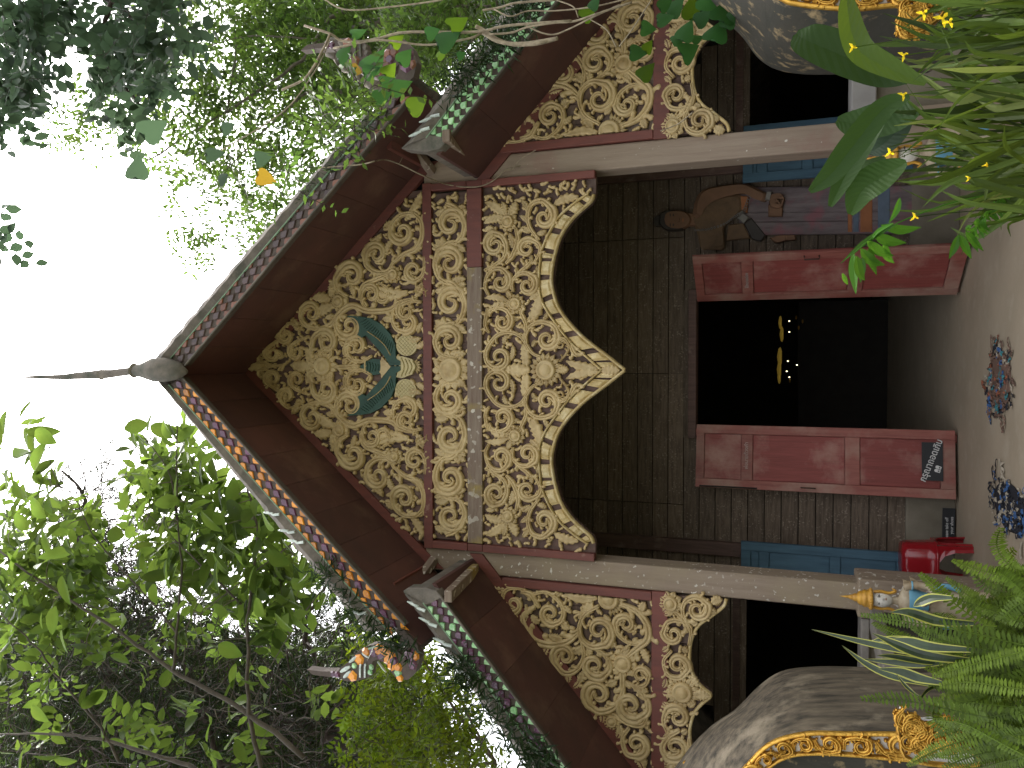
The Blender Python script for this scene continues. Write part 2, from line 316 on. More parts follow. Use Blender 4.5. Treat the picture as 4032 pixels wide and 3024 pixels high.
# ------------------------------------------------------------------ ground and porch floor
XC = .06
def sheet(name, x0, x1, y0, y1, z, m, th=.3):
    return struct(MB().box((x0, y0, z-th), (x1, y1, z)).obj(name, m))
g = MB(); N = 40
for i in range(N+1):
    for j in range(N+1):
        X = (i/N-.5)*2; Yv = (j/N-.5)*2; X = X*abs(X)*200; Yv = Yv*abs(Yv)*200
        g.v.append((X, Yv, -.45-.002*abs(X)+.05*math.sin(X*1.3)*math.cos(Yv*.9)))
g.f = [(i*(N+1)+j, (i+1)*(N+1)+j, (i+1)*(N+1)+j+1, i*(N+1)+j+1) for i in range(N) for j in range(N)]; g.m = [0]*len(g.f)
struct(g.obj('ground', M['grass'], smooth=True))
sheet('porch_floor', -4.2, 4.3, -.55, 8.2, 0, M['floor'], .42)

# ------------------------------------------------------------------ the temple
T = thing('temple_hall', (XC, 1.8, 0), 'wooden temple hall with steep gabled porch, cream scroll carvings and red doors', 'temple')
def part(mb, name, m, parent=None, **k):
    return mb.obj(name, m, T if parent is None else None, **k) if parent is None else sub(mb, name, m, parent, **k)
def sub(mb, name, m, parent, **k):
    o = mb.obj(name, m, None, **k); o.parent = parent; return o   # part's frame is the world frame
PT = 3.0+1.35
zb = 2.483+1.35; zb2 = 2.143+1.35
# pillars
def pillar(x0, x1, mt, pedz):
    o = part(MB().box((x0, 0, 0), (x1, .2, zb+.02)), 'pillar', mt, bevel=.012)
    sub(MB().box((x0-.035, -.04, .0), (x1+.04, .24, pedz)), 'pedestal', mt, o, bevel=.012)
    return o
pillar(-1.466, -1.296, M['pillar'], P(3375, 2300, 0)[2])
pillar(1.404, 1.574, M['pillar2'], P(3420, 600, 0)[2])

# gable lines (the roof's underside), prismatic along Y
zA = 4.113+1.35; kL = 1.142; kR = (4.113-2.28)/1.77
def roofz(x): return zA-(kL*(XC-x-.06) if x < XC else kR*(x-XC+.06))-.0
def roofzL(x): return zA-kL*abs(x-0.0) if x < 0 else zA-kR*abs(x)

# panel backings and planks
def planks(parent, x0, x1, top, bot, n, mt, y0=0.006, y1=.03, cols=6):
    xs = np.linspace(x0, x1, n+1)
    for i in range(n):
        a, b = xs[i]+.0022, xs[i+1]-.0022; q = np.linspace(a, b, cols)
        tp = [(x, top(x)) for x in q[::-1]]; bt = [(x, bot(x)) for x in q]
        if max(t[1]-u[1] for t, u in zip(tp[::-1], bt)) < .01: continue
        tp = [(x, max(z, bot(x)+.001)) for x, z in tp]
        dy = random.uniform(-.002, .002)
        sub(MB().prism(bt+tp, y0+dy, y1+dy), 'plank', mt, parent)
def backing(name, x0, x1, top, bot, cols=40, y0=.04, y1=.055):
    q = np.linspace(x0, x1, cols)
    return part(MB().prism([(x, bot(x)) for x in q]+[(x, top(x)) for x in q[::-1]], y0, y1), name, M['backw'])
xl, xr = -1.262, 1.37
gz = zb+.022
def gtop(x): return max(gz+.0005, min(zA-.09-kL*abs(min(x, 0)), zA-.09-kR*max(x, 0)))
gab = backing('gable_panel', xl, xr, gtop, lambda x: gz)
planks(gab, xl, xr, gtop, lambda x: gz, 18, M['backw'])
fz0, fz1 = P(1844, 1450)[2], P(1706, 1450)[2]
fri = backing('frieze_panel', -1.23, 1.335, lambda x: fz1, lambda x: fz0)
planks(fri, -1.23, 1.335, lambda x: fz1, lambda x: fz0, 14, M['backw'])
# arch edge curve (lower half in the photo), mirrored
edge = crop((1300, 1000), .6329, [(1845, 722), (1790, 765), (1720, 820), (1600, 910), (1500, 1010), (1430, 1110), (1395, 1220), (1388, 1300), (1402, 1400)])+[(2192, 1906), (2214, 1975), (2253, 2036), (2297, 2080), (2333, 2112), (2344, 2138)]
inner = crop((1300, 1000), .6329, [(1690, 722), (1640, 765), (1600, 800), (1500, 890), (1420, 990), (1350, 1090), (1310, 1180), (1303, 1300), (1312, 1400)])+[(2134, 1917), (2163, 1986), (2206, 2054), (2264, 2105), (2300, 2130), (2318, 2140)]
E = XZ(edge); I = XZ(inner); xc2 = E[0, 0]
Es = smoothpath(E, 90); Is = smoothpath(I, 90)
def archbot(x):
    d = -abs(x-xc2)+xc2; q = Es[np.argsort(Es[:, 0])]; return float(np.interp(d, q[:, 0], q[:, 1]))
az1 = P(1903, 1450)[2]
arc = backing('arch_panel', -1.245, 1.36, lambda x: az1, archbot, 90, .045, .06)
planks(arc, -1.245, 1.36, lambda x: az1, archbot, 11, M['backw'], cols=14)

def carve(items, parent, o, s, mirror=None, only=None, mt='cream', Y=0.0, plane=0.0):
    "items traced in a crop of the photo; each becomes its own carved piece, plus a mirrored twin"
    for it in items:
        nomir = it[-1] == 'c'
        if nomir: it = it[:-1]
        kind = it[0]; mb = MB()
        tr = lambda pts: XZ(crop(o, s, pts), plane)
        sm = np.linalg.norm(tr([(0, 0), (100, 0)])[1]-tr([(0, 0), (100, 0)])[0])/100
        yy = plane+Y-random.uniform(0, .003)
        if kind == 's': scroll(mb, tr(it[1]), tr([it[2]])[0], Y=yy, k=it[3] if len(it) > 3 else 1.0); nm = 'scroll'
        elif kind == 'v': vine(mb, tr(it[1]), it[2]*sm, Y=yy); nm = 'vine_stem'
        elif kind == 'l': q = tr([it[1], it[2]]); cleaf(mb, q[0], q[1], it[3]*sm, Y=yy, bend=it[4] if len(it) > 4 else .1); nm = 'leaf'
        elif kind == 'f': flower(mb, tr([it[1]])[0], it[2]*sm, it[3] if len(it) > 3 else 12, Y=yy, a0=it[4] if len(it) > 4 else 0, a1=it[5] if len(it) > 5 else 2*PI); nm = 'flower'
        if kind == 'f' and len(it) > 4: mb.v = [(min(v[0], -1.532), v[1], v[2]) for v in mb.v]
        sub(mb, nm, M[mt], parent, smooth=True)
        if mirror is not None and not nomir: sub(mb.mirror(mirror), nm, M[mt], parent, smooth=True)
GI = [
 ('s', [(640, 40), (665, 150), (690, 260), (760, 325)], (805, 220)), ('s', [(1230, 90), (1130, 40), (1040, 60), (1000, 130), (1005, 190)], (1095, 180)),
 ('s', [(960, 520), (910, 440), (905, 350), (950, 290)], (1030, 370)), ('s', [(840, 390), (760, 350), (640, 370), (580, 440), (590, 520)], (675, 490)),
 ('s', [(640, 270), (530, 225), (470, 170)], (530, 130)), ('s', [(450, 300), (330, 215), (240, 150)], (305, 120)), ('s', [(600, 330), (480, 395), (400, 350), (368, 280)], (435, 285)),
 ('s', [(1010, 640), (930, 700), (905, 800), (950, 880)], (1055, 835)), ('s', [(1200, 520), (1150, 590), (1150, 680), (1190, 735)], (1235, 665)), ('s', [(1300, 770), (1385, 720), (1395, 650)], (1330, 650)),
 ('s', [(1440, 540), (1425, 430), (1460, 345), (1540, 310)], (1565, 405)), ('s', [(1700, 590), (1600, 600), (1500, 560)], (1555, 500)),
 ('s', [(1440, 960), (1390, 880), (1290, 865), (1200, 925), (1180, 1020)], (1285, 1030)), ('s', [(1725, 1010), (1730, 900), (1700, 820), (1640, 785)], (1630, 880)),
 ('s', [(1640, 1410), (1520, 1390), (1440, 1310), (1425, 1220)], (1530, 1235)),
 ('v', [(1440, 950), (1540, 1030), (1650, 1080), (1710, 1180), (1705, 1330), (1630, 1410)], 22), ('v', [(560, 400), (700, 345), (850, 380), (930, 480), (1050, 560), (1200, 510), (1400, 520), (1500, 590), (1660, 625)], 24),
 ('v', [(1120, 620), (1160, 740), (1280, 800), (1400, 850)], 20), ('l', (1570, 680), (1210, 760), 110, -.12), ('f', (930, 600), 75), ('l', (880, 560), (700, 440), 110), ('l', (850, 610), (685, 625), 100), ('l', (850, 640), (865, 790), 90),
 ('f', (1440, 845), 62, 9), ('l', (1600, 1420), (1705, 1600), 80), ('l', (1640, 640), (1705, 780), 70), ('l', (1600, 1080), (1715, 1110), 60), ('l', (1430, 1160), (1380, 1040), 60), ('l', (1440, 420), (1330, 430), 70), ('l', (1560, 250), (1690, 260), 60),
 ('l', (900, 450), (800, 440), 60), ('l', (1070, 650), (1030, 760), 60), ('l', (540, 330), (480, 450), 70), ('l', (1230, 1120), (1330, 1220), 70), ('l', (1440, 1330), (1355, 1250), 60),
 ('l', (1640, 170), (1735, 240), 60), ('l', (1700, 400), (1660, 300), 50), ('l', (930, 230), (1000, 200), 50), ('s', [(1745, 640), (1735, 700), (1700, 730)], (1680, 690), .8),
]
xcm = .064
carve(GI, gab, (950, 1440), .4218, xcm)
CI = [('f', (960, 1000), 120, 15, 'c'), ('l', (850, 1000), (630, 990), 130, .02, 'c'), ('l', (830, 1010), (790, 1180), 110), ('s', [(900, 1080), (960, 1150)], (1010, 1120))]
CI += [('l', (420, 1000), (130, 1000), 90, .02, 'c'), ('s', [(560, 1010), (450, 1000), (360, 1030)], (350, 1080)), ('v', [(1080, 1005), (1150, 1010), (1220, 1005), (1330, 1000)], 22, 'c'), ('s', [(1340, 1050), (1250, 1060), (1190, 1120)], (1250, 1160))]
carve([c if c[-1] != 'c' else c for c in CI if c[-1] == 'c'], gab, (900, 1050), .3918)
carve([c for c in CI if c[-1] != 'c'], gab, (900, 1050), .3918, xcm)
# painted crest in the middle of the gable
CR = lambda pts: XZ(crop((900, 1050), .3918, pts))
wing = CR([(1210, 1495), (1330, 1490), (1450, 1470), (1560, 1410), (1650, 1310), (1695, 1200), (1700, 1070), (1745, 1040), (1745, 1000), (1640, 1000), (1570, 1110), (1480, 1210), (1400, 1300), (1330, 1260), (1310, 1310), (1330, 1380), (1290, 1445)])
for mir in (0, 1):
    mb = MB().prism([tuple(p) for p in wing], -.03, .004)
    v = CR([(1420, 1340), (1520, 1270), (1600, 1190), (1650, 1100)]); ribbon(mb, smoothpath(v, 14), [.004]*14, .012, -.028, PROF5, 1)
    for t in np.linspace(.05, .95, 16):
        i = t*3; a = CR([(1330+340*t, 1440-330*t)])[0]; b = CR([(1400+290*t, 1475-270*t)])[0]; ribbon(mb, smoothpath([a, (a+b)/2, b], 4), [.0035, .004, .004, .002], .01, -.028, PROF5, 0)
    if mir: mb = mb.mirror(xcm)
    sub(mb, 'green_wing', [M['green'], M['cream']], gab)
mb = MB().prism([tuple(p) for p in CR([(1560, 905), (1650, 1005), (1560, 1115), (1545, 1050), (1550, 1000), (1545, 950)])], -.033, .004); sub(mb, 'crest_plate', M['cream'], gab)
mb = MB().prism([tuple(p) for p in CR([(1330, 1005), (1400, 1060), (1460, 1090), (1535, 1080), (1550, 1005), (1535, 930), (1460, 925), (1400, 955)])], -.02, .004)
for q in range(5): v = CR([(1400+28*q, 950+8*q), (1410+28*q, 1005), (1400+28*q, 1065-6*q)]); ribbon(mb, smoothpath(v, 8), [.005]*8, .01, -.018, PROF5)
sub(mb, 'crest_urn', M['green'], gab)
for cx, cy in ((1800, 790), (1790, 1235)):
    c = CR([(cx, cy)])[0]; rr = CR([(cx+105, cy)])[0]; ex = abs(rr[1]-c[1]); mb = MB()
    pl = [(c[0]+ex*.92*math.cos(a), c[1]+ex*math.sin(a)) for a in np.arange(24)*2*PI/24]; mb.prism(pl, -.02, .004)
    for k in range(-3, 4):
        for sg in (1, -1):
            u = ex*.24*k; L = math.sqrt(max(0, ex*ex-u*u))*.82; d = np.array([.7071, sg*.7071]); nn = np.array([-d[1], d[0]]); a = c+nn*u-d*L; b = c+nn*u+d*L
            ribbon(mb, [a, (a+b)/2, b], [.002]*3, .006, -.018, PROF5)
    sub(mb, 'lattice_lobe', M['lime'], gab)
mb = MB().prism([tuple(p) for p in CR([(1700, 900), (1760, 900), (1860, 930), (1900, 1000), (1860, 1080), (1760, 1120), (1700, 1110), (1730, 1000)])], -.026, .004)
for q in range(4): v = CR([(1750+38*q, 915+12*q), (1780+38*q, 1005), (1750+38*q, 1100-12*q)]); ribbon(mb, smoothpath(v, 9), [.005]*9, .012, -.024, PROF5)
sub(mb, 'crest_base', M['lime'], gab)
mb = MB()
for a in (-62, -38, -14, 14, 38, 62):
    c = CR([(1870, 1005)])[0]; d = np.array([math.sin(math.radians(a)), -math.cos(math.radians(a))]); cleaf(mb, c+d*.01, c+d*.062, .022, .02, -.002)
sub(mb, 'crest_fan', M['cream'], gab, smooth=True)

MI = [
 ('s', [(870, 240), (740, 300), (650, 430), (570, 540), (430, 600), (250, 570), (130, 440), (65, 300), (90, 160), (190, 75)], (255, 240), .8),
 ('s', [(650, 440), (640, 560), (700, 680), (820, 750), (950, 740), (1060, 680), (1105, 560)], (950, 510)), ('s', [(110, 830), (150, 910), (260, 950), (370, 910), (430, 820)], (310, 750)),
 ('v', [(110, 590), (60, 700), (80, 850), (90, 950)], 30), ('f', (490, 1010), 130, 12), ('l', (380, 1000), (120, 920), 150), ('l', (380, 1050), (50, 1090), 120), ('l', (420, 1080), (360, 1200), 110),
 ('l', (680, 760), (820, 1160), 200, .14), ('v', [(630, 560), (650, 700), (600, 830), (560, 900)], 30), ('s', [(110, 1130), (60, 1250), (90, 1400), (180, 1500), (300, 1510), (395, 1420)], (285, 1320)),
 ('s', [(460, 1180), (450, 1320), (540, 1430), (660, 1450), (770, 1390)], (670, 1275)), ('v', [(110, 1440), (180, 1540), (330, 1660)], 30), ('v', [(480, 1380), (570, 1470), (680, 1560), (740, 1640)], 30),
 ('l', (640, 90), (590, 440), 170, .06), ('l', (1690, 90), (1220, 190), 150, -.06), ('s', [(1130, 180), (1230, 300), (1265, 400), (1220, 490)], (1150, 430), .9), ('v', [(1290, 430), (1330, 330), (1390, 260)], 34),
 ('l', (700, 1080), (830, 1230), 110), ('l', (420, 200), (450, 420), 90), ('l', (730, 400), (770, 500), 80), ('l', (380, 560), (320, 420), 90), ('l', (900, 780), (950, 900), 80), ('l', (460, 830), (540, 780), 80), ('l', (600, 640), (590, 720), 50), ('l', (790, 1440), (800, 1560), 60),
]
carve(MI, arc, (1900, 1440), .27125, xc2, Y=-.004)
MC = [('f', (930, 60), 215, 17), ('l', (700, 55), (320, 50), 230, .02), ('l', (1110, 60), (1260, 55), 140, .02), ('l', (1740, 65), (2000, 65), 190, .01)]
carve(MC, arc, (1900, 1440), .27125, None, Y=-.006)
ZI = [
 ('s', [(600, 400), (700, 450), (800, 530), (830, 650), (780, 760), (690, 795)], (710, 670)), ('s', [(1130, 480), (1190, 600), (1175, 680), (1090, 730)], (1050, 630)), ('f', (845, 915), 95, 10),
 ('l', (800, 960), (590, 900), 110), ('l', (800, 980), (600, 1120), 120), ('l', (850, 980), (930, 1135), 120), ('l', (810, 990), (780, 1130), 80), ('s', [(1180, 720), (1080, 860), (1060, 1000), (1110, 1110), (1220, 1140), (1320, 1060)], (1235, 965)),
 ('l', (1600, 1180), (1330, 1090), 110, .1), ('v', [(820, 470), (900, 560), (955, 720), (930, 850)], 26), ('l', (890, 640), (850, 800), 80), ('l', (1080, 800), (980, 850), 80), ('l', (1070, 900), (970, 980), 60), ('l', (1160, 790), (1260, 830), 70),
 ('l', (1060, 1050), (990, 1140), 70), ('l', (700, 830), (600, 840), 70), ('l', (640, 560), (650, 490), 60), ('l', (1100, 560), (1110, 460), 60), ('l', (640, 460), (600, 480), 40),
]
carve(ZI, arc, (1700, 1700), .36166, xc2, Y=-.004)
# border leaves and mouldings of the arch
nb = 12
for k in range(nb):
    i0 = int(2+k*86/nb); i1 = int(2+(k+1)*86/nb)-2
    for mir in (0, 1):
        mb = MB(); V = []; cs = 6; rs = list(range(i0, i1+1))
        for i in rs:
            t = (i-i0)/(i1-i0)
            for j in range(cs):
                u = .12+.70*j/(cs-1); p = Is[i]*(1-u)+Es[min(89, int(i+ (j-2)*.5))]*u if 0 else Is[i]*(1-u)+Es[i]*u
                hh = .022*(.35+.65*math.sin(PI*max(.06, min(.94, t))))*(1 if 0 < j < cs-1 else .3)+.003*(i % 2); V.append((p[0], -.004-hh, p[1]))
        mb.add(V, [(a*cs+j, a*cs+j+1, (a+1)*cs+j+1, (a+1)*cs+j) for a in range(len(rs)-1) for j in range(cs-1)])
        n0 = len(mb.v); base = [(v[0], .006, v[2]) for v in V]
        rim = [j for j in range(cs)]+[a*cs+cs-1 for a in range(1, len(rs))]+[(len(rs)-1)*cs+j for j in range(cs-2, -1, -1)]+[a*cs for a in range(len(rs)-2, 0, -1)]
        mb.add([V[r] for r in rim]+[base[r] for r in rim], [(a, (a+1) % len(rim), (a+1) % len(rim)+len(rim), a+len(rim)) for a in range(len(rim))])
        sub(mb.mirror(xc2) if mir else mb, 'border_leaf', M['creamdark'], arc)
for nm, cv, wd, off in (('inner_moulding', Is, .008, 0), ('edge_moulding', Es, .012, .010)):
    for mir in (0, 1):
        mb = MB(); q = cv.copy(); q[:, 1] += off; ribbon(mb, q, [wd]*90, .028, -.002, PROF5); sub(mb.mirror(xc2) if mir else mb, nm, M['creamdark'], arc, smooth=True)
# frieze scrolls
def frieze(parent, ys, x0, x1, s0=1):
    xm = (x0+x1)/2; A = (x1-x0)*.40
    for i, y in enumerate(ys[:-1]):
        Pd = ys[i+1]-ys[i]; yc = y+Pd/2; s = s0*(1 if i % 2 else -1)
        it = [('s', [(xm-s*A*.5, yc-Pd*.55), (xm+s*A*.6, yc-Pd*.42), (xm+s*A, yc-Pd*.05), (xm+s*A*.75, yc+Pd*.27)], (xm+s*A*.02, yc+Pd*.02), .95),
              ('v', [(xm+s*A*.98, yc), (xm+s*A*.4, yc+Pd*.42), (xm-s*A*.3, yc+Pd*.56)], 7), ('l', (xm-s*A*.2, yc+Pd*.42), (xm-s*A*1.05, yc+Pd*.30), 24), ('l', (xm-s*A*.1, yc-Pd*.50), (xm-s*A*1.05, yc-Pd*.40), 26), ('l', (xm+s*A*.5, yc+Pd*.4), (xm+s*A*1.08, yc+Pd*.47), 20)]
        carve(it, parent, (0, 0), 1, None)
frieze(fri, [1506, 1634, 1800, 1960, 2098], 1704, 1848)
frieze(fri, [1406, 1278, 1115, 960, 812], 1704, 1848)
carve([('f', (1778, 1456), 46, 14), ('l', (1745, 1450), (1715, 1440), 30), ('l', (1815, 1456), (1842, 1456), 26)], fri, (0, 0), 1, None)

# frame boards of the centre bay
def fb(x0, x1, z0, z1, name='frame_board', m='red', y0=-.02, y1=.03): return part(MB().box((x0, y0, z0), (x1, y1, z1)), name, M[m], bevel=.004)
fb(-1.30, 1.41, P(1706, 1450)[2], zb+.02, y0=-.026)
ba0, ba1 = P(1903, 1450)[2], P(1845, 1450)[2]
part(MB().box((-1.235, -.03, ba0), (P(1850, 1055)[0], .03, ba1)), 'tie_beam', M['beam'], bevel=.005)
part(MB().box((P(1850, 1055)[0]+.002, -.03, ba0), (1.345, .03, ba1)), 'tie_beam', M['red'], bevel=.005)
for x0, x1 in ((-1.293, -1.24), (1.35, 1.401)):
    fb(x0, x1, P(2344, 2140)[2], ba0-.002, y0=-.034); fb(x0, x1, ba0, ba1, y0=-.032); fb(x0, x1, ba1+.002, P(1706, 1450)[2]-.002, y0=-.034)
# raking frame boards and soffits of the main gable
def rake(sx, kk, x_end, name='raking_board'):
    a = np.array([0, zA-.002]); b = np.array([sx*x_end, zA-.002-kk*x_end]); n = np.array([0, -.10])
    return part(MB().prism([tuple(a), tuple(b), tuple(b+n), tuple(a+n)], -.012, .03), name, M['red'])
rake(-1, kL, 1.45); rake(1, kR, 1.57)
YB = -.8
def boards_soffit(sx, kk, x0, x1, zt, n, m='soffit', yb=YB, y1=.0, off=(0, 0)):
    out = []
    for i in range(n):
        a = x0+(x1-x0)*i/n+.001; b = x0+(x1-x0)*(i+1)/n-.001
        mb = MB(); za, zc = zt-kk*(a), zt-kk*(b); th = .03
        V = [(off[0]+sx*a, yb, za), (off[0]+sx*b, yb, zc), (off[0]+sx*b, y1, zc), (off[0]+sx*a, y1, za)]; V += [(p[0], p[1], p[2]+th) for p in V]
        mb.add(V, [(0, 3, 2, 1), (4, 5, 6, 7), (0, 1, 5, 4), (1, 2, 6, 5), (2, 3, 7, 6), (3, 0, 4, 7)]); out.append(part(mb, 'soffit_board', M[m]))
    return out
boards_soffit(-1, kL, 0, 1.72, zA, 9); boards_soffit(1, kR, 0, 1.85, zA, 9)
def slab(name, sx, kk, x0, x1, zt, yb, y1, th, m, off=0, lift=.035):
    mb = MB(); za, zc = zt-kk*x0+lift, zt-kk*x1+lift
    V = [(off+sx*x0, yb, za), (off+sx*x1, yb, zc), (off+sx*x1, y1, zc), (off+sx*x0, y1, za)]; V += [(p[0], p[1], p[2]+th) for p in V]
    mb.add(V, [(0, 3, 2, 1), (4, 5, 6, 7), (0, 1, 5, 4), (1, 2, 6, 5), (2, 3, 7, 6), (3, 0, 4, 7)]); return part(mb, name, m)
slab('roof_slope', -1, kL, 0, 1.75, zA, YB+.02, 8, .1, M['conc']); slab('roof_slope', 1, kR, 0, 1.9, zA, YB+.02, 8, .1, M['conc'])

# bargeboards with glass scales
def barge(inn, out, grn, Y, npitch, colA, colB, maxrow=99, seam=True, coping_m='conc', whites=()):
    "inn/out/grn: two photo points each (apex end, eave end) of the lower edge, coping edge and green strip"
    i0, i1 = XZ(inn, Y); o0, o1 = XZ(out, Y); g0, g1 = XZ(grn, Y)
    b = part(MB().prism([tuple(i0), tuple(i1), tuple(g1), tuple(g0)] if i1[0] > i0[0] else [tuple(g0), tuple(g1), tuple(i1), tuple(i0)], Y, Y+.05), 'bargeboard', M['barge'], )
    n = 44; mb = MB(); V = []
    for k in range(n+1):
        t = k/n; a = g0*(1-t)+g1*t; c = o0*(1-t)+o1*t; wob = .010*math.sin(t*n*1.9)+random.uniform(-.005, .005)
        c = c+(c-a)*.05*wob/.01
        for q, y in ((a, Y-.015), (a*.5+c*.5, Y-.035-abs(wob)), (c, Y-.01), (c, Y+.12), (a, Y+.12)): V.append((q[0], y, q[1]))
    mb.add(V, [(k*5+j, k*5+(j+1) % 5, (k+1)*5+(j+1) % 5, (k+1)*5+j) for k in range(n) for j in range(5)]+[(0, 1, 2, 3, 4), tuple(n*5+j for j in range(4, -1, -1))])
    sub(mb, 'cement_coping', M[coping_m], b)
    for (p, q, wd) in ((g0, g1, .006), (i0, i1, .007)):
        mb = MB(); ribbon(mb, [p, (p+q)/2, q], [wd]*3, .012, Y-.004, PROF5); sub(mb, 'glass_strip', M['strip' if p is g0 else 'conc'], b)
    L = np.linalg.norm(i1-i0); dp = L/npitch; d = (i1-i0)/L; W = g0-i0; W = W-d*(W@d)
    wl = np.linalg.norm(W); nn = W/wl
    def tile(t, u, sz, half, m):
        c = i0+d*t+nn*u*wl+ (g0-i0-W)*u
        r = sz; pts = []
        a0, a1 = -1.05, 1.05
        if half > 0: a0 = 0.02
        if half < 0: a1 = -0.02
        hw = wl*(.215 if half == 0 else .27)
        for a in np.linspace(a0, a1, 6): pts.append(c+d*r*.38-d*math.cos(a)*r*.9+nn*math.sin(a)*hw/.867)
        pts.append(c+d*r*.52); mb = MB(); cen = np.mean(pts, 0); k = len(pts); hgt = .010
        V = [(p[0], Y-.003, p[1]) for p in pts]+[(cen[0]*.2+p[0]*.8, Y-hgt, cen[1]*.2+p[1]*.8) for p in pts]
        mb.add(V, [(a, (a+1) % k, (a+1) % k+k, a+k) for a in range(k)]+[tuple(range(k, 2*k))]); sub(mb, 'glass_scale', M[m], b)
    for k in range(min(npitch, maxrow)):
        t = (k+.55)*dp; sz = dp*.93
        tile(t, .5, sz, 0, colB if random.random() > .06 else colA)
        tile(t+dp*.5, .03, sz*.95, 1, colA if random.random() > .1 else colB)
        tile(t+dp*.5, .97, sz*.95, -1, colA if random.random() > .1 else colB)
    for t in whites:
        p = g0*(1-t)+g1*t; q = o0*(1-t)+o1*t; mb = MB(); ribbon(mb, smoothpath([p+(q-p)*.08, (p+q)/2+d*.012, p+(q-p)*.5-d*.004, q], 8), [.010]*7+[.004], .014, Y-.034, PROF5); sub(mb, 'white_glass_curl', M['whiteg'], b)
    return b
M['barge'] = mat('mosaic_bed', (.10, .075, .06), .85, bump=.4, bscale=40)
M['dpurple'] = mat('dull_brown_glass', (.065, .04, .04), .3, col2=(.1, .06, .05), nscale=20, vary=.3, bump=.3, bscale=50)  # darker, rougher tile colours for the right-hand roof edge
M['dorange'] = mat('dull_orange_glass', (.22, .085, .045), .3, col2=(.15, .06, .035), nscale=20, vary=.3, bump=.3, bscale=50)
bl = barge([(721, 1485), (1597, 2461)], [(622, 1497), (1440, 2480)], [(668, 1515), (1528, 2480)], YB-.02, 28, 'orange', 'purple', whites=(.55, .62, .66, .93))
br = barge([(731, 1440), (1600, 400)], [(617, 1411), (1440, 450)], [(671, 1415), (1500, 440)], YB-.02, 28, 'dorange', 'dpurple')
YS = -.72
bsl = barge([(1735, 2345), (2330, 3150)], [(1592, 2330), (2180, 3160)], [(1668, 2372), (2275, 3170)], YS, 24, 'greeng', 'purple', whites=(.04, .12, .22, .3, .38))
bsr = barge([(1755, 560), (2270, -90)], [(1590, 585), (2130, -150)], [(1680, 545), (2200, -130)], YS, 20, 'greeng', 'greeng', maxrow=18, whites=(.06, .14))
# rounded cement ends of the lower bargeboards
for pts in ([(1588, 2326), (1610, 2312), (1680, 2312), (1722, 2325), (1742, 2350), (1700, 2375), (1660, 2385), (1625, 2380)], [(1580, 585), (1605, 592), (1680, 600), (1735, 588), (1762, 560), (1745, 540), (1690, 530), (1625, 545)]):
    q = XZ(pts, YS); part(MB().prism([tuple(p) for p in q], YS-.012, YS+.08), 'bargeboard_end', M['conc'], bevel=.008)
# side roofs (lower tier): soffit, slope, raking board, panels
sL0, sL1 = XZ([(1735, 2345), (2330, 3150)], YS); sR0, sR1 = XZ([(1755, 560), (2270, -90)], YS)
for q0, q1, sg in ((sL0, sL1, -1), (sR0, sR1, 1)):
    kk = (q0[1]-q1[1])/abs(q1[0]-q0[0]); x_in = abs(q0[0]); xt = x_in
    zt = q0[1]+kk*x_in
    boards_soffit(sg, kk, x_in-.06, x_in+2.1, zt, 8, yb=YS+.04, y1=.02)
    slab('side_roof_slope', sg, kk, x_in-.04, x_in+2.4, zt, YS+.05, 8, .1, M['conc'])
    part(MB().prism([(sg*(x_in-.1), zt-kk*(x_in-.1)), (sg*(x_in+2.1), zt-kk*(x_in+2.1)), (sg*(x_in+2.1), zt-kk*(x_in+2.1)-.10), (sg*(x_in-.1), zt-kk*(x_in-.1)-.10)], -.02, .03), 'raking_board', M['red'])
    if sg < 0: SLk, SLz = kk, zt
    else: SRk, SRz = kk, zt
# near-black boards in the gap between the roof tiers; its shade is their colour
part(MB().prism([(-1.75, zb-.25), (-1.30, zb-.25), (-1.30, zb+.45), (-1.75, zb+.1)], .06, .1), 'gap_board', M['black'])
part(MB().prism([(1.85, zb-.25), (1.40, zb-.25), (1.40, zb+.45), (1.85, zb+.1)], .06, .1), 'gap_board', M['black'])

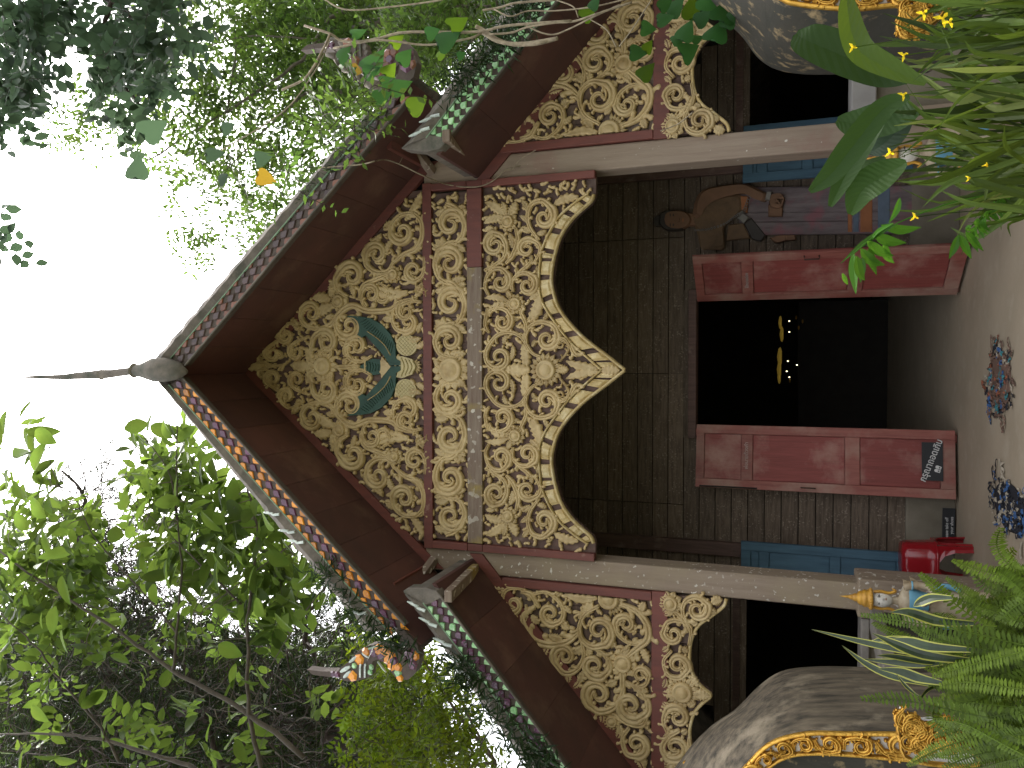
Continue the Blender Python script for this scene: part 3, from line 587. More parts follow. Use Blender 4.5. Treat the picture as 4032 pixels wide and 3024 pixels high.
# side panels (triangles with carving + scalloped frieze)
SO, SS = (1900, 2270), .4521
sx0 = -1.485; szb = P(2566, 2600)[2]; szt = P(2630, 2600)[2]
sedge = crop(SO, SS, [(2135, 195), (2110, 260), (2010, 340), (1900, 420), (1840, 520), (1815, 640), (1820, 780), (1870, 900), (1930, 970), (1998, 1035), (1930, 1100), (1860, 1180), (1822, 1290), (1815, 1400), (1840, 1520), (1900, 1630), (2010, 1720), (2110, 1800), (2135, 1880)])
SE = XZ(sedge); xw = SE[-1, 0]-.02; SEs = smoothpath(SE, 110)
def sbot(x):
    q = SEs[np.argsort(SEs[:, 0])]; return float(np.interp(x, q[:, 0], q[:, 1]))
MX = (-1.466+1.574)/2
def stop_(x): return SLz-SLk*abs(x)-.085
xtri = -(SLz-.085-szb)/SLk
for sg in (-1, 1):
    f = (lambda x: x) if sg < 0 else (lambda x: 2*MX-x)
    x_out = max(xtri, -3.3); a, b = sorted((f(x_out), f(sx0)))
    tp = lambda x: max(szb+.001, stop_(f(x))); bt = lambda x: szb
    sp = backing('side_gable_panel', a, b, tp, bt, y0=.045, y1=.06); planks(sp, a, b, tp, bt, 9, M['backgrey'], .012, .035)
    a, b = sorted((f(xw), f(sx0))); b2 = lambda x: sbot(f(x)); sf = backing('side_frieze_panel', a, b, lambda x: szt, b2, 60, y0=.045, y1=.06)
    planks(sf, a, b, lambda x: szt, b2, 8, M['backw'], .012, .035, cols=10)
    a, b = sorted((f(-3.35), f(sx0+.02))); fb(a, b, szt+.001, szb-.001)
    mb = MB(); ribbon(mb, [(f(p[0]), p[1]+.008) for p in SEs], [.012]*110, .024, .004, PROF5); sub(mb, 'edge_moulding', M['creamdark'], sf, smooth=True)
    if sg < 0: spL, sfL = sp, sf
    else: spR, sfR = sp, sf
    x1 = P(1900, 2310)[0] if sg < 0 else None
    a, b = sorted((f(-1.53), f(-1.47))); fb(a, b, szb, stop_(-1.5)-.01, y0=-.026)
SI = [
 ('s', [(440, 160), (330, 100), (220, 110), (180, 190), (210, 280)], (275, 235)), ('l', (230, 110), (40, 78), 80), ('s', [(450, 150), (560, 130), (660, 200), (710, 290), (690, 380), (620, 415)], (595, 320)),
 ('v', [(340, 130), (430, 155), (500, 270)], 22), ('v', [(850, 480), (740, 565), (600, 590), (460, 550), (375, 430), (350, 330)], 32), ('f', (1100, 190), 130, 13, PI, 2*PI), ('l', (1000, 180), (720, 150), 90), ('l', (950, 200), (835, 360), 110),
 ('s', [(1020, 250), (900, 320), (850, 430), (870, 540), (960, 605), (1080, 590)], (1020, 465), .8), ('s', [(1400, 590), (1280, 570), (1190, 500), (1160, 400)], (1250, 410)), ('v', [(1200, 230), (1350, 300), (1440, 420), (1440, 540), (1350, 620), (1250, 700)], 28),
 ('s', [(870, 560), (885, 700), (820, 810), (720, 835), (640, 760)], (720, 690)), ('s', [(960, 600), (1080, 690), (1115, 790), (1050, 870)], (980, 770)), ('f', (1225, 750), 110, 9), ('v', [(1220, 800), (1225, 900), (1220, 1000)], 24),
 ('s', [(1240, 900), (1340, 950), (1425, 930), (1455, 850)], (1380, 850)), ('s', [(1225, 890), (1220, 1020), (1150, 1130), (1030, 1170), (930, 1110)], (1010, 1020)), ('s', [(1310, 940), (1430, 1050), (1445, 1170), (1350, 1245)], (1290, 1120)),
 ('v', [(1440, 1190), (1400, 1280), (1280, 1270), (1150, 1200)], 22), ('f', (1130, 1250), 70, 7), ('s', [(1280, 1310), (1225, 1400), (1260, 1530), (1360, 1560)], (1345, 1450)), ('l', (1330, 1560), (1410, 1690), 80),
 ('l', (500, 400), (430, 330), 80), ('l', (760, 440), (690, 400), 90), ('l', (700, 540), (580, 500), 80), ('l', (870, 600), (790, 660), 80), ('l', (930, 600), (920, 690), 70), ('l', (1100, 580), (1170, 600), 80), ('l', (1380, 620), (1440, 750), 80), ('l', (1280, 600), (1200, 660), 70),
 ('l', (1390, 300), (1420, 220), 80), ('l', (1120, 380), (1060, 330), 60), ('l', (1170, 900), (1080, 930), 80), ('l', (1320, 980), (1450, 1000), 70), ('l', (880, 820), (830, 920), 80), ('l', (740, 830), (750, 920), 70), ('l', (570, 600), (520, 680), 70),
 ('l', (1400, 1250), (1440, 1330), 70), ('l', (1040, 1180), (1040, 1270), 70), ('l', (1200, 1290), (1170, 1400), 80), ('l', (650, 160), (690, 150), 50), ('l', (700, 260), (780, 320), 60), ('l', (380, 240), (370, 400), 50), ('l', (850, 900), (790, 960), 60), ('l', (1380, 1560), (1430, 1640), 50),
]
carve([i for i in SI], spL, SO, SS, None); 
def mirrored_copy(src, dst, names=('scroll', 'leaf', 'flower', 'vine_stem')):
    for o in [c for c in src.children if c.name.split('.')[0] in names]:
        me = o.data.copy(); n = len(me.vertices); co = np.empty(n*3); me.vertices.foreach_get('co', co); co = co.reshape(-1, 3); co[:, 0] = 2*MX-co[:, 0]; me.vertices.foreach_set('co', co.ravel()); me.flip_normals(); me.update()
        c = bpy.data.objects.new(o.name.split('.')[0], me); COL.objects.link(c); c.parent = dst
mirrored_copy(spL, spR)
FI = [
 ('f', (1640, 230), 85, 9), ('s', [(1800, 430), (1745, 300), (1780, 200), (1880, 175), (1965, 240)], (1875, 280)), ('s', [(1800, 590), (1815, 440), (1720, 380), (1620, 390), (1575, 480)], (1665, 495)), ('s', [(1650, 640), (1580, 730), (1620, 850), (1720, 875), (1800, 800)], (1705, 765)),
 ('f', (1740, 1000), 120, 18), ('l', (1840, 1015), (1985, 1036), 110, .02), ('l', (1680, 1000), (1565, 1000), 100), ('s', [(1620, 1370), (1580, 1250), (1610, 1150)], (1700, 1220)), ('s', [(1720, 1330), (1620, 1390), (1570, 1480), (1610, 1570)], (1680, 1480)),
 ('s', [(1560, 1700), (1600, 1850), (1700, 1850), (1790, 1780)], (1700, 1730)), ('v', [(1680, 300), (1760, 380), (1800, 480)], 24), ('l', (2000, 230), (2090, 200), 90), ('l', (1980, 290), (2040, 320), 60), ('l', (1660, 180), (1570, 170), 60), ('l', (1680, 270), (1580, 330), 60),
 ('l', (1740, 620), (1790, 660), 70), ('l', (1620, 600), (1565, 640), 60), ('l', (1600, 880), (1570, 960), 60), ('l', (1800, 860), (1880, 960), 70), ('l', (1640, 1120), (1570, 1080), 60), ('l', (1800, 1130), (1860, 1090), 60), ('l', (1640, 1350), (1570, 1390), 60), ('l', (1740, 1360), (1790, 1340), 60),
 ('v', [(1800, 1400), (1810, 1560), (1760, 1650)], 24), ('l', (1740, 300), (1700, 180), 50), ('l', (1830, 420), (1880, 400), 60), ('f', (1650, 1640), 60, 8), ('l', (1700, 1640), (1800, 1700), 80), ('l', (1900, 1760), (2080, 1850), 90),
]
carve(FI, sfL, SO, SS, None); mirrored_copy(sfL, sfR)
# small carved leaves that fill the ground between the scrolls
def infill(parent, x0, x1, top, bot, seed, plane=0.0):
    r = random.Random(seed); cell = .011; nx = int((x1-x0)/cell); occ = {}
    for c in parent.children:
        if c.name.split('.')[0] not in ('scroll', 'leaf', 'flower', 'vine_stem', 'green_wing', 'lattice_lobe', 'crest_plate', 'crest_urn', 'crest_base', 'crest_fan', 'border_leaf'): continue
        co = np.empty(len(c.data.vertices)*3); c.data.vertices.foreach_get('co', co); co = co.reshape(-1, 3)
        for x, _, z in co[::1]: occ[(int(x/cell), int(z/cell))] = 1
        for p in c.data.polygons: occ[(int(p.center[0]/cell), int(p.center[2]/cell))] = 1
    mb = MB(); n = 0
    for _ in range(26000):
        x = r.uniform(x0+.01, x1-.01); zt, zz = top(x)-.008, bot(x)+.008
        if zt-zz < .02: continue
        z = r.uniform(zz, zt); i, j = int(x/cell), int(z/cell)
        if any((i+a, j+b) in occ for a in (-1, 0, 1) for b in (-1, 0, 1)): continue
        an = r.uniform(0, 2*PI); L = r.uniform(.045, .075); d = np.array([math.cos(an), math.sin(an)]); p = np.array([x, z])
        q = p+d*L*.5
        if not (x0+.004 < q[0] < x1-.004 and bot(q[0])+.004 < q[1] < top(q[0])-.004): continue
        comma(mb, p-d*L*.45, d, r.choice((-1, 1)), L*.9, L*.21, .022, plane-.001); n += 1
        for a in (-1, 0, 1):
            for b in (-1, 0, 1): occ[(i+a, j+b)] = 1
            k = int((x+d[0]*L*.35)/cell), int((z+d[1]*L*.35)/cell); occ[k] = 1
    o = sub(mb, 'small_leaves', M['cream'], parent, smooth=True); o['kind'] = 'stuff'; return o
def innerbot(x):
    d = -abs(x-xc2)+xc2; q = Is[np.argsort(Is[:, 0])]; return float(np.interp(d, q[:, 0], q[:, 1]))+.006
infill(gab, xl+.02, xr-.02, lambda x: max(gz, gtop(x)-.035), lambda x: gz, 1); infill(fri, -1.21, 1.32, lambda x: fz1, lambda x: fz0, 2); infill(arc, -1.22, 1.335, lambda x: az1, innerbot, 3)
xo_ = max(xtri, -3.3)
for o_ in (infill(spL, xo_, sx0-.045, lambda x: max(szb+.001, stop_(x)-.03), lambda x: szb, 4), infill(sfL, xw+.02, sx0-.02, lambda x: szt, lambda x: sbot(x)+.02, 5)):
    pass
mirrored_copy(spL, spR, ('small_leaves',)); mirrored_copy(sfL, sfR, ('small_leaves',))
for p_ in (spR, sfR):
    for c_ in p_.children:
        if c_.name.startswith('small_leaves'): c_['kind'] = 'stuff'
# eave brackets by the pillars
for sg in (-1, 1):
    X = lambda x: x if sg < 0 else 2*MX-x
    a = P(1872, 2240, -.07); c = P(1764, 2349, -.765)
    mb = MB().bar((X(a[0]), a[1], a[2]), (X(c[0]), c[1], c[2]), .075, .05); part(mb, 'eave_bracket', M['beam'], bevel=.004)
    mb = MB().box((min(X(-1.5), X(-1.6)), -.30, zb-.12), (max(X(-1.5), X(-1.6)), .0, zb-.04)); part(mb, 'eave_purlin', M['beam'], bevel=.004)
    mb = MB().box((min(X(-1.42), X(-1.66)), -.55, zb-.01), (max(X(-1.42), X(-1.66)), .0, zb+.03)); part(mb, 'eave_purlin', M['red'], bevel=.004)
    mb = MB().bar((X(-1.38), -.01, zb-.06), (X(-1.62), -.3, zb+.05), .06, .05); part(mb, 'strut', M['beam'])
# roof finial
f = [((80, 1486), 1.5), ((110, 1485), 5), ((160, 1484), 8), ((200, 1485), 9), ((260, 1484), 12), ((300, 1480), 14), ((370, 1476), 17), ((400, 1474), 19), ((440, 1471), 16), ((515, 1461), 15), ((530, 1460), 20), ((560, 1459), 27), ((610, 1456), 46), ((650, 1456), 48), ((700, 1460), 34), ((735, 1463), 8)]
mb = MB(); c = np.array([P(a[0], a[1], -.86) for a, r in f]); mb.tube(c, [r*.0019 for a, r in f], 10)
fin = part(mb, 'roof_finial', M['conc'], smooth=True)
for q in (400, 528, 600): 
    mb = MB(); pp = P(q, 1475 if q < 500 else 1459, -.86); mb.lathe([(.02, -.01), (.04 if q < 500 else .055, 0), (.02, .01)], pp, 10); sub(mb, 'finial_ring', M['ledge2'], fin)
# naga heads at the eaves
NO, NS = (1150, 2100), .4973
nag = [(830, 800), (900, 760), (1000, 870), (1025, 980), (990, 1090), (930, 1150), (850, 1155), (800, 1095), (745, 1015), (690, 990), (650, 1005), (640, 1060), (625, 1130), (560, 1150), (500, 1165), (430, 1160), (385, 1135), (280, 1125), (180, 1112), (130, 1070), (250, 1085), (375, 1085), (400, 1050), (470, 1000), (530, 930), (620, 880), (700, 868), (790, 885), (850, 930), (890, 965), (880, 900)]
NP = XZ(crop(NO, NS, nag), YB)
tiles = [((700, 915), 38, 'orange'), ((655, 930), 34, 'purple'), ((745, 925), 36, 'orange'), ((720, 965), 32, 'purple'), ((790, 950), 36, 'orange'), ((770, 990), 32, 'orange'), ((815, 1000), 34, 'purple'), ((800, 1040), 30, 'orange'), ((850, 1050), 30, 'orange'), ((850, 1095), 26, 'greeng'),
 ((865, 1135), 24, 'orange'), ((950, 960), 46, 'purple'), ((985, 960), 30, 'orange'), ((965, 1030), 34, 'purple'), ((600, 930), 30, 'orange'), ((545, 990), 34, 'orange'), ((505, 1040), 18, 'greeng'), ((490, 1120), 34, 'orange'), ((640, 1050), 18, 'greeng'), ((630, 1090), 18, 'greeng'), ((340, 1105), 22, 'purple'), ((370, 1110), 22, 'purple')]
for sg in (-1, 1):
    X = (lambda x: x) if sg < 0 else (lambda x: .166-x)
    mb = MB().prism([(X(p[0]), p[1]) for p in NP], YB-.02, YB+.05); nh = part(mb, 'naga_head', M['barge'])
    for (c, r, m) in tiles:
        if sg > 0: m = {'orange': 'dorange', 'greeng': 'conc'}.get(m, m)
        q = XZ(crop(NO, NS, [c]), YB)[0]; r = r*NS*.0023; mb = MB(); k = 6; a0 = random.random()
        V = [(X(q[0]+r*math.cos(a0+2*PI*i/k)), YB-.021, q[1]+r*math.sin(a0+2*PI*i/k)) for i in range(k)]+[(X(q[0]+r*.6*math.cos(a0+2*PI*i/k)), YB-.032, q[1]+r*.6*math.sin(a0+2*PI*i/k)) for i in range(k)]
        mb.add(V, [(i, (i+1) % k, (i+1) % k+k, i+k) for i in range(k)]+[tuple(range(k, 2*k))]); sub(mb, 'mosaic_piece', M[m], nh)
    for a, b, wd in (((400, 1085), (475, 1045), .014), ((425, 1130), (480, 1080), .014), ((470, 1010), (530, 965), .011), ((570, 935), (625, 975), .009), ((690, 1000), (760, 1090), .006)):
        q = XZ(crop(NO, NS, [a, b]), YB); mb = MB(); ribbon(mb, [(X(p[0]), p[1]) for p in smoothpath([q[0], (q[0]+q[1])/2, q[1]], 6)], [wd*.5, wd*.9, wd, wd, wd*.8, wd*.4], .014, YB-.02, PROF5); sub(mb, 'white_mane_piece', M['whiteg' if sg < 0 else 'conc'], nh)
    for i in range(12):
        q = XZ(crop(NO, NS, [(555+(i % 2)*38+3*(i//2 == 0), 1030+18*(i//2))]), YB)[0]; mb = MB().box((X(q[0])-.007, YB-.03, q[1]-.006), (X(q[0])+.007, YB-.02, q[1]+.006)); sub(mb, 'tooth', M['whiteg' if sg < 0 else 'conc'], nh)
    q = XZ(crop(NO, NS, [(700, 880), (620, 905)]), YB); mb = MB(); ribbon(mb, [(X(p[0]), p[1]) for p in (q[0], (q[0]+q[1])/2, q[1])], [.006]*3, .012, YB-.02, PROF5); sub(mb, 'glass_strip', M['strip'], nh)

# porch back wall: planks, plinth, door frame
YW = 1.8; dx0, dx1 = -.50, .64; dz = .694+1.35
pz = P(3565, 2000, YW)[2]; pitch = .1385
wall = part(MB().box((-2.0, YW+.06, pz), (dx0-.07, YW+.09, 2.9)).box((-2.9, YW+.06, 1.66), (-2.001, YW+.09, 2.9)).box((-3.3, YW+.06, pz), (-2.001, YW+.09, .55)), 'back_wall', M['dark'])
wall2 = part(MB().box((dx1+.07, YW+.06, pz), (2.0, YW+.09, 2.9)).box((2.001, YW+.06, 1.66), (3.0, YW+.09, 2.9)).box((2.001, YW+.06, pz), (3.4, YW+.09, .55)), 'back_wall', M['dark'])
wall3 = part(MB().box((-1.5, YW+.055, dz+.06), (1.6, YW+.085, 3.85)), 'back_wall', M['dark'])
part(MB().box((-3.4, YW-.03, 0), (dx0-.07, YW+.09, pz)), 'wall_plinth', M['plinth'], bevel=.01); part(MB().box((dx1+.07, YW-.03, 0), (3.5, YW+.09, pz)), 'wall_plinth', M['plinth'], bevel=.01)
z = pz; i = 0
while z < 4.9:
    jy = random.uniform(-.004, .004); z1 = z+pitch-.008
    spans = ([(-3.4, -1.95), (-1.945, dx0-.07), (dx1+.07, 2.1), (2.105, 3.5)] if not (.55 < z+.03 and z1 < 1.66) else [(-3.4, -3.0), (-2.0, dx0-.07), (dx1+.07, 2.0), (3.0, 3.5)]) if z+.02 < dz else [(-3.4, -1.2), (-1.195, -.02), (-.015, 1.2), (1.205, 3.5)]
    for a, b in spans:
        z1 = z+pitch-.008
        za_ = z1+.02
        if a < -1.7: a = max(a, -(SLz-za_)/SLk) if za_ > SLz-SLk*3.4 else a
        if b > 1.75: b = min(b, (SRz-za_)/SRk) if za_ > SRz-SRk*3.5 else b
        a = max(a, -1.62) if za_ > 4.05 else a; b = min(b, 1.75) if za_ > 4.05 else b
        if b-a < .03: continue
        sub(MB().box((a+.001, YW+jy+random.uniform(-.002, .002), z), (b-.001, YW+.05, z1)), 'wall_plank', M['wallp'], wall if b <= dx0 else (wall2 if a >= dx1 and z < dz else wall3))
    z += pitch
part(MB().box((dx0-.068, YW-.05, 0), (dx0, YW+.14, dz)), 'door_jamb', M['doorf'], bevel=.006); part(MB().box((dx1, YW-.05, 0), (dx1+.068, YW+.14, dz)), 'door_jamb', M['doorf'], bevel=.006)
part(MB().box((dx0-.09, YW-.055, dz), (dx1+.09, YW+.14, dz+.07)), 'door_lintel', M['backw'], bevel=.006)
part(MB().box((dx0-.09, YW+.01, dz+.072), (dx1+.09, YW+.05, dz+.25)), 'header_board', M['wallp'])
# faded horizontal beam on the wall above, left and right posts of the wall
for a in (-1.62, 1.72): part(MB().box((a, YW-.06, pz), (a+.12, YW, 3.9)), 'wall_post', M['backw'], bevel=.006)

def leafdoor(name, hinge, outer, z0, z1, mts, rails, parent, stile=.075, th=.035, hside=1):
    "door leaf in its own plane from hinge to outer (plan points)"
    h = np.array(hinge); o = np.array(outer); d = o-h; W = np.linalg.norm(d); d /= W; nn = np.array([d[1], -d[0]])
    if nn[1] > 0: nn = -nn
    def bx(u0, u1, v0, v1, t0, t1):
        V = []
        for t in (t0, t1):
            for u, v in ((u0, v0), (u1, v0), (u1, v1), (u0, v1)): q = h+d*u+nn*t; V.append((q[0], q[1], v))
        mb = MB(); mb.add(V, [(0, 1, 2, 3), (7, 6, 5, 4), (0, 4, 5, 1), (1, 5, 6, 2), (2, 6, 7, 3), (3, 7, 4, 0)]); return mb
    lf = part(bx(.003, W-.003, z0, z1, 0, .012), name, mts[0])
    for u0, u1 in ((0, stile), (W-stile, W)): sub(bx(u0, u1, z0, z1, .012, th), 'stile', mts[1], lf, bevel=.003)
    for v0, v1 in rails: sub(bx(stile+.001, W-stile-.001, v0, v1, .012, th-.002), 'rail', mts[1], lf, bevel=.003)
    rs = sorted(rails)
    for (a, b), (c, e) in zip(rs[:-1], rs[1:]): sub(bx(stile+.006, W-stile-.006, b+.006, c-.006, .0125, .02), 'door_panel', mts[0], lf, bevel=.002)
    def at(u, v, t=th): q = h+d*u+nn*t; return np.array([q[0], q[1], v])
    return lf, at, nn, W, d
hl = (PZ(3765, 1694)[0]-.0, YW-.06); ol = PZ(3776, 1980)[:2]; ol = (hl[0]-.545*math.cos(math.radians(8)), hl[1]-.545*math.sin(math.radians(8)))
dL, atL, nL, WL, ddL = leafdoor('door_leaf', hl, ol, .025, dz-.01, (M['door'], M['doorf']), [(.025, .13), (.72, .83), (1.56, 1.65), (dz-.08, dz-.01)], T)
hr = (PZ(3774, 1149)[0], YW-.06); orr = PZ(3835, 946)[:2]
v = np.array(orr)-np.array(hr); v = v/np.linalg.norm(v)*.545; orr = (hr[0]+v[0], hr[1]+v[1])
dR, atR, nR, WR, ddR = leafdoor('door_leaf', hr, orr, .025, dz-.01, (M['door'], M['doorf']), [(.025, .13), (.72, .83), (1.56, 1.65), (dz-.08, dz-.01)], T)
for at, W in ((atL, WL), (atR, WR)):
    p = at(W-.035, 1.06); q = at(W-.035, 1.17); r = at(W-.035, 1.06, .075); s = at(W-.035, 1.17, .075)
    sub(MB().tube([p, r, s, q], .006, 6), 'handle', M['iron'], dL if at is atL else dR)
sub(MB().tube([atL(WL-.01, 1.52), atL(WL-.01, 2.0)], .008, 6), 'bolt', M['steel'], dL)
# blue shutters
def PX(x, y, Y): return P(x, y, Y)[0]
bz1 = P(2918, 2140, 1.66)[2]; bz0 = .36
leafdoor('blue_shutter', (PX(3300, 2150, 1.7)-.5, 1.74), (PX(3300, 2150, 1.7), 1.66), bz0, bz1, (M['blue'], M['blue']), [(bz0, bz0+.08), (.86, .94), (1.42, 1.5), (bz1-.08, bz1)], T)
bz1 = P(2925, 700, 1.66)[2]
leafdoor('blue_shutter', (PX(3000, 722, 1.7)+.5, 1.76), (PX(3000, 722, 1.7), 1.66), bz0, bz1, (M['blue'], M['blue']), [(bz0, bz0+.08), (1.1, 1.18), (1.46, 1.54), (bz1-.08, bz1)], T)
# side walls, hall shell
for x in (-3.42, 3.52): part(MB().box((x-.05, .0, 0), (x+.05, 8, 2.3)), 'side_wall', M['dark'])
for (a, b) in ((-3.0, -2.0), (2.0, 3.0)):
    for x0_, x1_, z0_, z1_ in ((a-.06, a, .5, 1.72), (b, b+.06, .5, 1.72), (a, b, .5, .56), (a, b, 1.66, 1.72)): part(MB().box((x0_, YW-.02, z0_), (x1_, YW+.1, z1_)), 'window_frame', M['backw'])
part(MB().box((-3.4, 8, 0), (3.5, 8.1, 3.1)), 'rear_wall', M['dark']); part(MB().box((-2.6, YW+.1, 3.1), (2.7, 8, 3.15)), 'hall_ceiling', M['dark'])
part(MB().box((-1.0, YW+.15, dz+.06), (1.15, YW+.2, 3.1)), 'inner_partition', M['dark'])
# low parapet walls of the side bays
lz = P(3385, 2520, .05)[2]
part(MB().box((-3.4, .02, 0), (-1.51, .15, lz-.05)), 'parapet', M['plinth']); part(MB().box((-3.4, -.02, lz-.05), (-1.51, .19, lz)), 'parapet_cap', M['ledge'], bevel=.008)
rz = P(3347, 360, .05)[2]
part(MB().box((1.62, .02, 0), (3.5, .15, rz-.14)), 'parapet', M['plinth']); part(MB().box((1.62, -.06, rz-.14), (3.5, .19, rz)), 'parapet_cap', M['ledge2'], bevel=.008)
a = P(3450, 2440, -.15); b = P(3560, 2900, -1.55)
mb = MB().bar(a, b, .13, .07); st = part(mb, 'stair_parapet', M['ledge'], bevel=.008)
mb = MB(); mb.prism([(-.05, 0)], 0, 0) if 0 else None
V = [(a[0]-.05, a[1], a[2]-.04), (a[0]+.05, a[1], a[2]-.04), (b[0]+.05, b[1], b[2]-.04), (b[0]-.05, b[1], b[2]-.04)]; V = V+[(p[0], p[1], -.4) for p in V]
sub(MB().add(V, [(0, 1, 2, 3), (7, 6, 5, 4), (0, 4, 5, 1), (1, 5, 6, 2), (2, 6, 7, 3), (3, 7, 4, 0)]), 'stair_wall', M['soil'], st)

# ------------------------------------------------------------------ lettering
thai = None
import os
for d_ in (os.path.join(bpy.utils.resource_path('LOCAL'), 'datafiles', 'fonts'), os.path.join(bpy.utils.resource_path('SYSTEM') or '', 'datafiles', 'fonts')):
    pass
def text(body, size, frame, m, parent, name='lettering', mono=False, sx=1):
    cu = bpy.data.curves.new(name, 'FONT'); cu.body = body; cu.size = size; cu.align_x = 'CENTER'; cu.align_y = 'CENTER'; cu.extrude = .0015; cu.resolution_u = 3; cu.offset = size*.012
    o = bpy.data.objects.new(name, cu); COL.objects.link(o); dg = bpy.context.evaluated_depsgraph_get(); me = bpy.data.meshes.new_from_object(o.evaluated_get(dg))
    bpy.data.objects.remove(o); me.materials.clear(); me.materials.append(m); me.transform(frame @ Matrix.Diagonal((sx, 1, 1, 1)))
    o = bpy.data.objects.new(name, me); COL.objects.link(o); o.parent = parent
    b = BASE.get(parent.name)
    if b is not None: o.matrix_parent_inverse = Matrix.Translation(b).inverted()
    return o
def frame(org, xd, rot=0):
    xd = Vector((xd[0], xd[1], 0)).normalized(); zd = Vector((0, 0, 1)); nd = xd.cross(zd)
    Mx = Matrix((( xd[0], zd[0], nd[0], org[0]), (xd[1], zd[1], nd[1], org[1]), (xd[2], zd[2], nd[2], org[2]), (0, 0, 0, 1)))
    return Mx @ Matrix.Rotation(rot, 4, 'Z')
c = atL(.26, 1.61, .036); text('พ่อนายด้วงคำ', .042, frame(c, -ddL), M['faint'], dL)
c = atR(.25, 1.61, .036); text('ไม้หมายเมือง', .036, frame(c, ddR), M['faint'], dR)
# black sign fixed on the left leaf: "please take off shoes" in Thai, rising to the right, two little shoes
sg_ = thing('door_sign', tuple(atL(.3, .1, .04)), 'small black sign with slanting white Thai words on the left red door', 'sign')
def onL(u0, u1, v0, v1, t0, t1):
    V = []
    for t in (t0, t1):
        for u, v in ((u0, v0), (u1, v0), (u1, v1), (u0, v1)): V.append(atL(u, v, t))
    return MB().add(V, [(0, 1, 2, 3), (7, 6, 5, 4), (0, 4, 5, 1), (1, 5, 6, 2), (2, 6, 7, 3), (3, 7, 4, 0)])
onL(.10, .405, .115, .265, .034, .042).obj('sign_board', M['sign'], sg_)
text('กรุณาถอดเกิบ', .068, frame(atL(.245, .198, .0425), -ddL, math.radians(-21)), M['ink'], sg_, sx=.93)
for k in (0, 1):
    c0 = atL(.325-.027*k, .155-.008*k, .043); fr = frame(c0, -ddL, -.3); mb = MB()
    pl = [(-.011, -.02), (.011, -.02), (.012, .0), (.013, .012), (.007, .022), (-.007, .022), (-.013, .012), (-.012, 0)]
    V = [tuple(fr @ Vector((x*1.0, y, z_))) for z_ in (0, .0015) for x, y in pl]; mb.add(V, [tuple(range(8, 16)), tuple(range(7, -1, -1))]); mb.obj('shoe_picture', M['ink'], sg_)
    pl2 = [(-.005, -.013), (.005, -.013), (.005, -.002), (-.005, -.002)]; V = [tuple(fr @ Vector((x, y, .003))) for x, y in pl2]; MB().add(V, [(0, 1, 2, 3)]).obj('shoe_opening', M['sign'], sg_)
# english sign standing behind the stool
bp = PZ(3768, 2010, 0); sg2 = thing('floor_sign', (bp[0]-.14, YW-.06, 0), 'black board reading Please take off your shoes, leaning on the plinth behind the red stool', 'sign')
x1 = P(3740, 2002, 1.72)[0]; x0 = x1-.33; s1 = P(3711, 2050, 1.72)[2]; s0 = .012
MB().box((x0, 1.72, s0), (x1, 1.735, s1)).obj('sign_board', M['sign'], sg2)
hgt = s1-s0
text('Please take off', hgt*.36, frame((x1-.165, 1.7195, s0+hgt*.66), (1, 0)), M['ink'], sg2, sx=.95)
text('your shoes', hgt*.36, frame((x1-.135, 1.7195, s0+hgt*.27), (1, 0)), M['ink'], sg2, sx=.95)

# ------------------------------------------------------------------ interior glints: altar
alt = thing('altar', (.0, 6.2, 0), 'dim gilded altar with gold vessels seen through the dark doorway', 'altar')
MB().box((-.9, 6.0, 0), (.9, 6.8, 1.1)).obj('altar_table', M['dark'], alt)
for (x, y, hh, ww, m) in ((3072, 1270, 36, 14, 'goldglow'), (3078, 1316, 60, 16, 'goldglow'), (3070, 1405, 60, 20, 'goldglow'), (3068, 1455, 50, 18, 'goldglow'), (3068, 1485, 36, 14, 'goldglow')):
    q = P(x, y, 6.1); s = .0024; mb = MB(); mb.lathe([(0, -ww*s), (ww*s*.6, -ww*s), (ww*s, -ww*s*.3), (ww*s*.8, ww*s*.6), (ww*s*.3, ww*s), (0, ww*s*1.2)], q, 10, sx=1.3); mb.v = [(q[0]+(v[0]-q[0])*2.2, v[1], q[2]+(v[2]-q[2])*.6) for v in mb.v]; mb.obj('gold_vessel', M[m], alt, smooth=True)
for x, y in ((3108, 1264), (3108, 1307), (3102, 1422), (3138, 1437), (3098, 1462), (3108, 1485)):  # glowing beads added to stand for glints inside the hall
    q = P(x, y, 6.0); mb = MB().ell(q, (.007, .007, .010), 8, 5); o = mb.obj('glint_bead', M['glint'], alt)
for x, y in ((3135, 1250), (3145, 1290), (3160, 1265), (3110, 1500)):
    q = P(x, y, 6.0); MB().ell(q, (.03, .02, .012), 8, 5).obj('small_offering', M['gold'], alt)

# ================================================================== things in the porch
# red plastic stool
q = P(3700, 2212, 1.32); SX, SY = q[0], 1.32
st = thing('plastic_stool', (SX, SY, 0), 'glossy red plastic stool with arched legs in front of the blue shutter', 'stool')
def rsq(r, n=24, e=3.2):
    out = []
    for i in range(n):
        a = 2*PI*i/n; c, s_ = math.cos(a), math.sin(a); k = (abs(c)**e+abs(s_)**e)**(-1/e); out.append((c*k*r, s_*k*r))
    return out
def loft(mb, rings, n=24):
    V = []
    for r, z in rings:
        for x, y in rsq(r, n): V.append((SX+x, SY+y, z))
    return mb.add(V, [(i*n+j, i*n+(j+1) % n, (i+1)*n+(j+1) % n, (i+1)*n+j) for i in range(len(rings)-1) for j in range(n)])
loft(MB(), [(.158, .22), (.164, .22), (.162, .235), (.156, .237), (.150, .30), (.140, .42), (.132, .445), (.115, .458), (.06, .462), (.0, .463)]).obj('seat', M['plastic'], st, smooth=True)
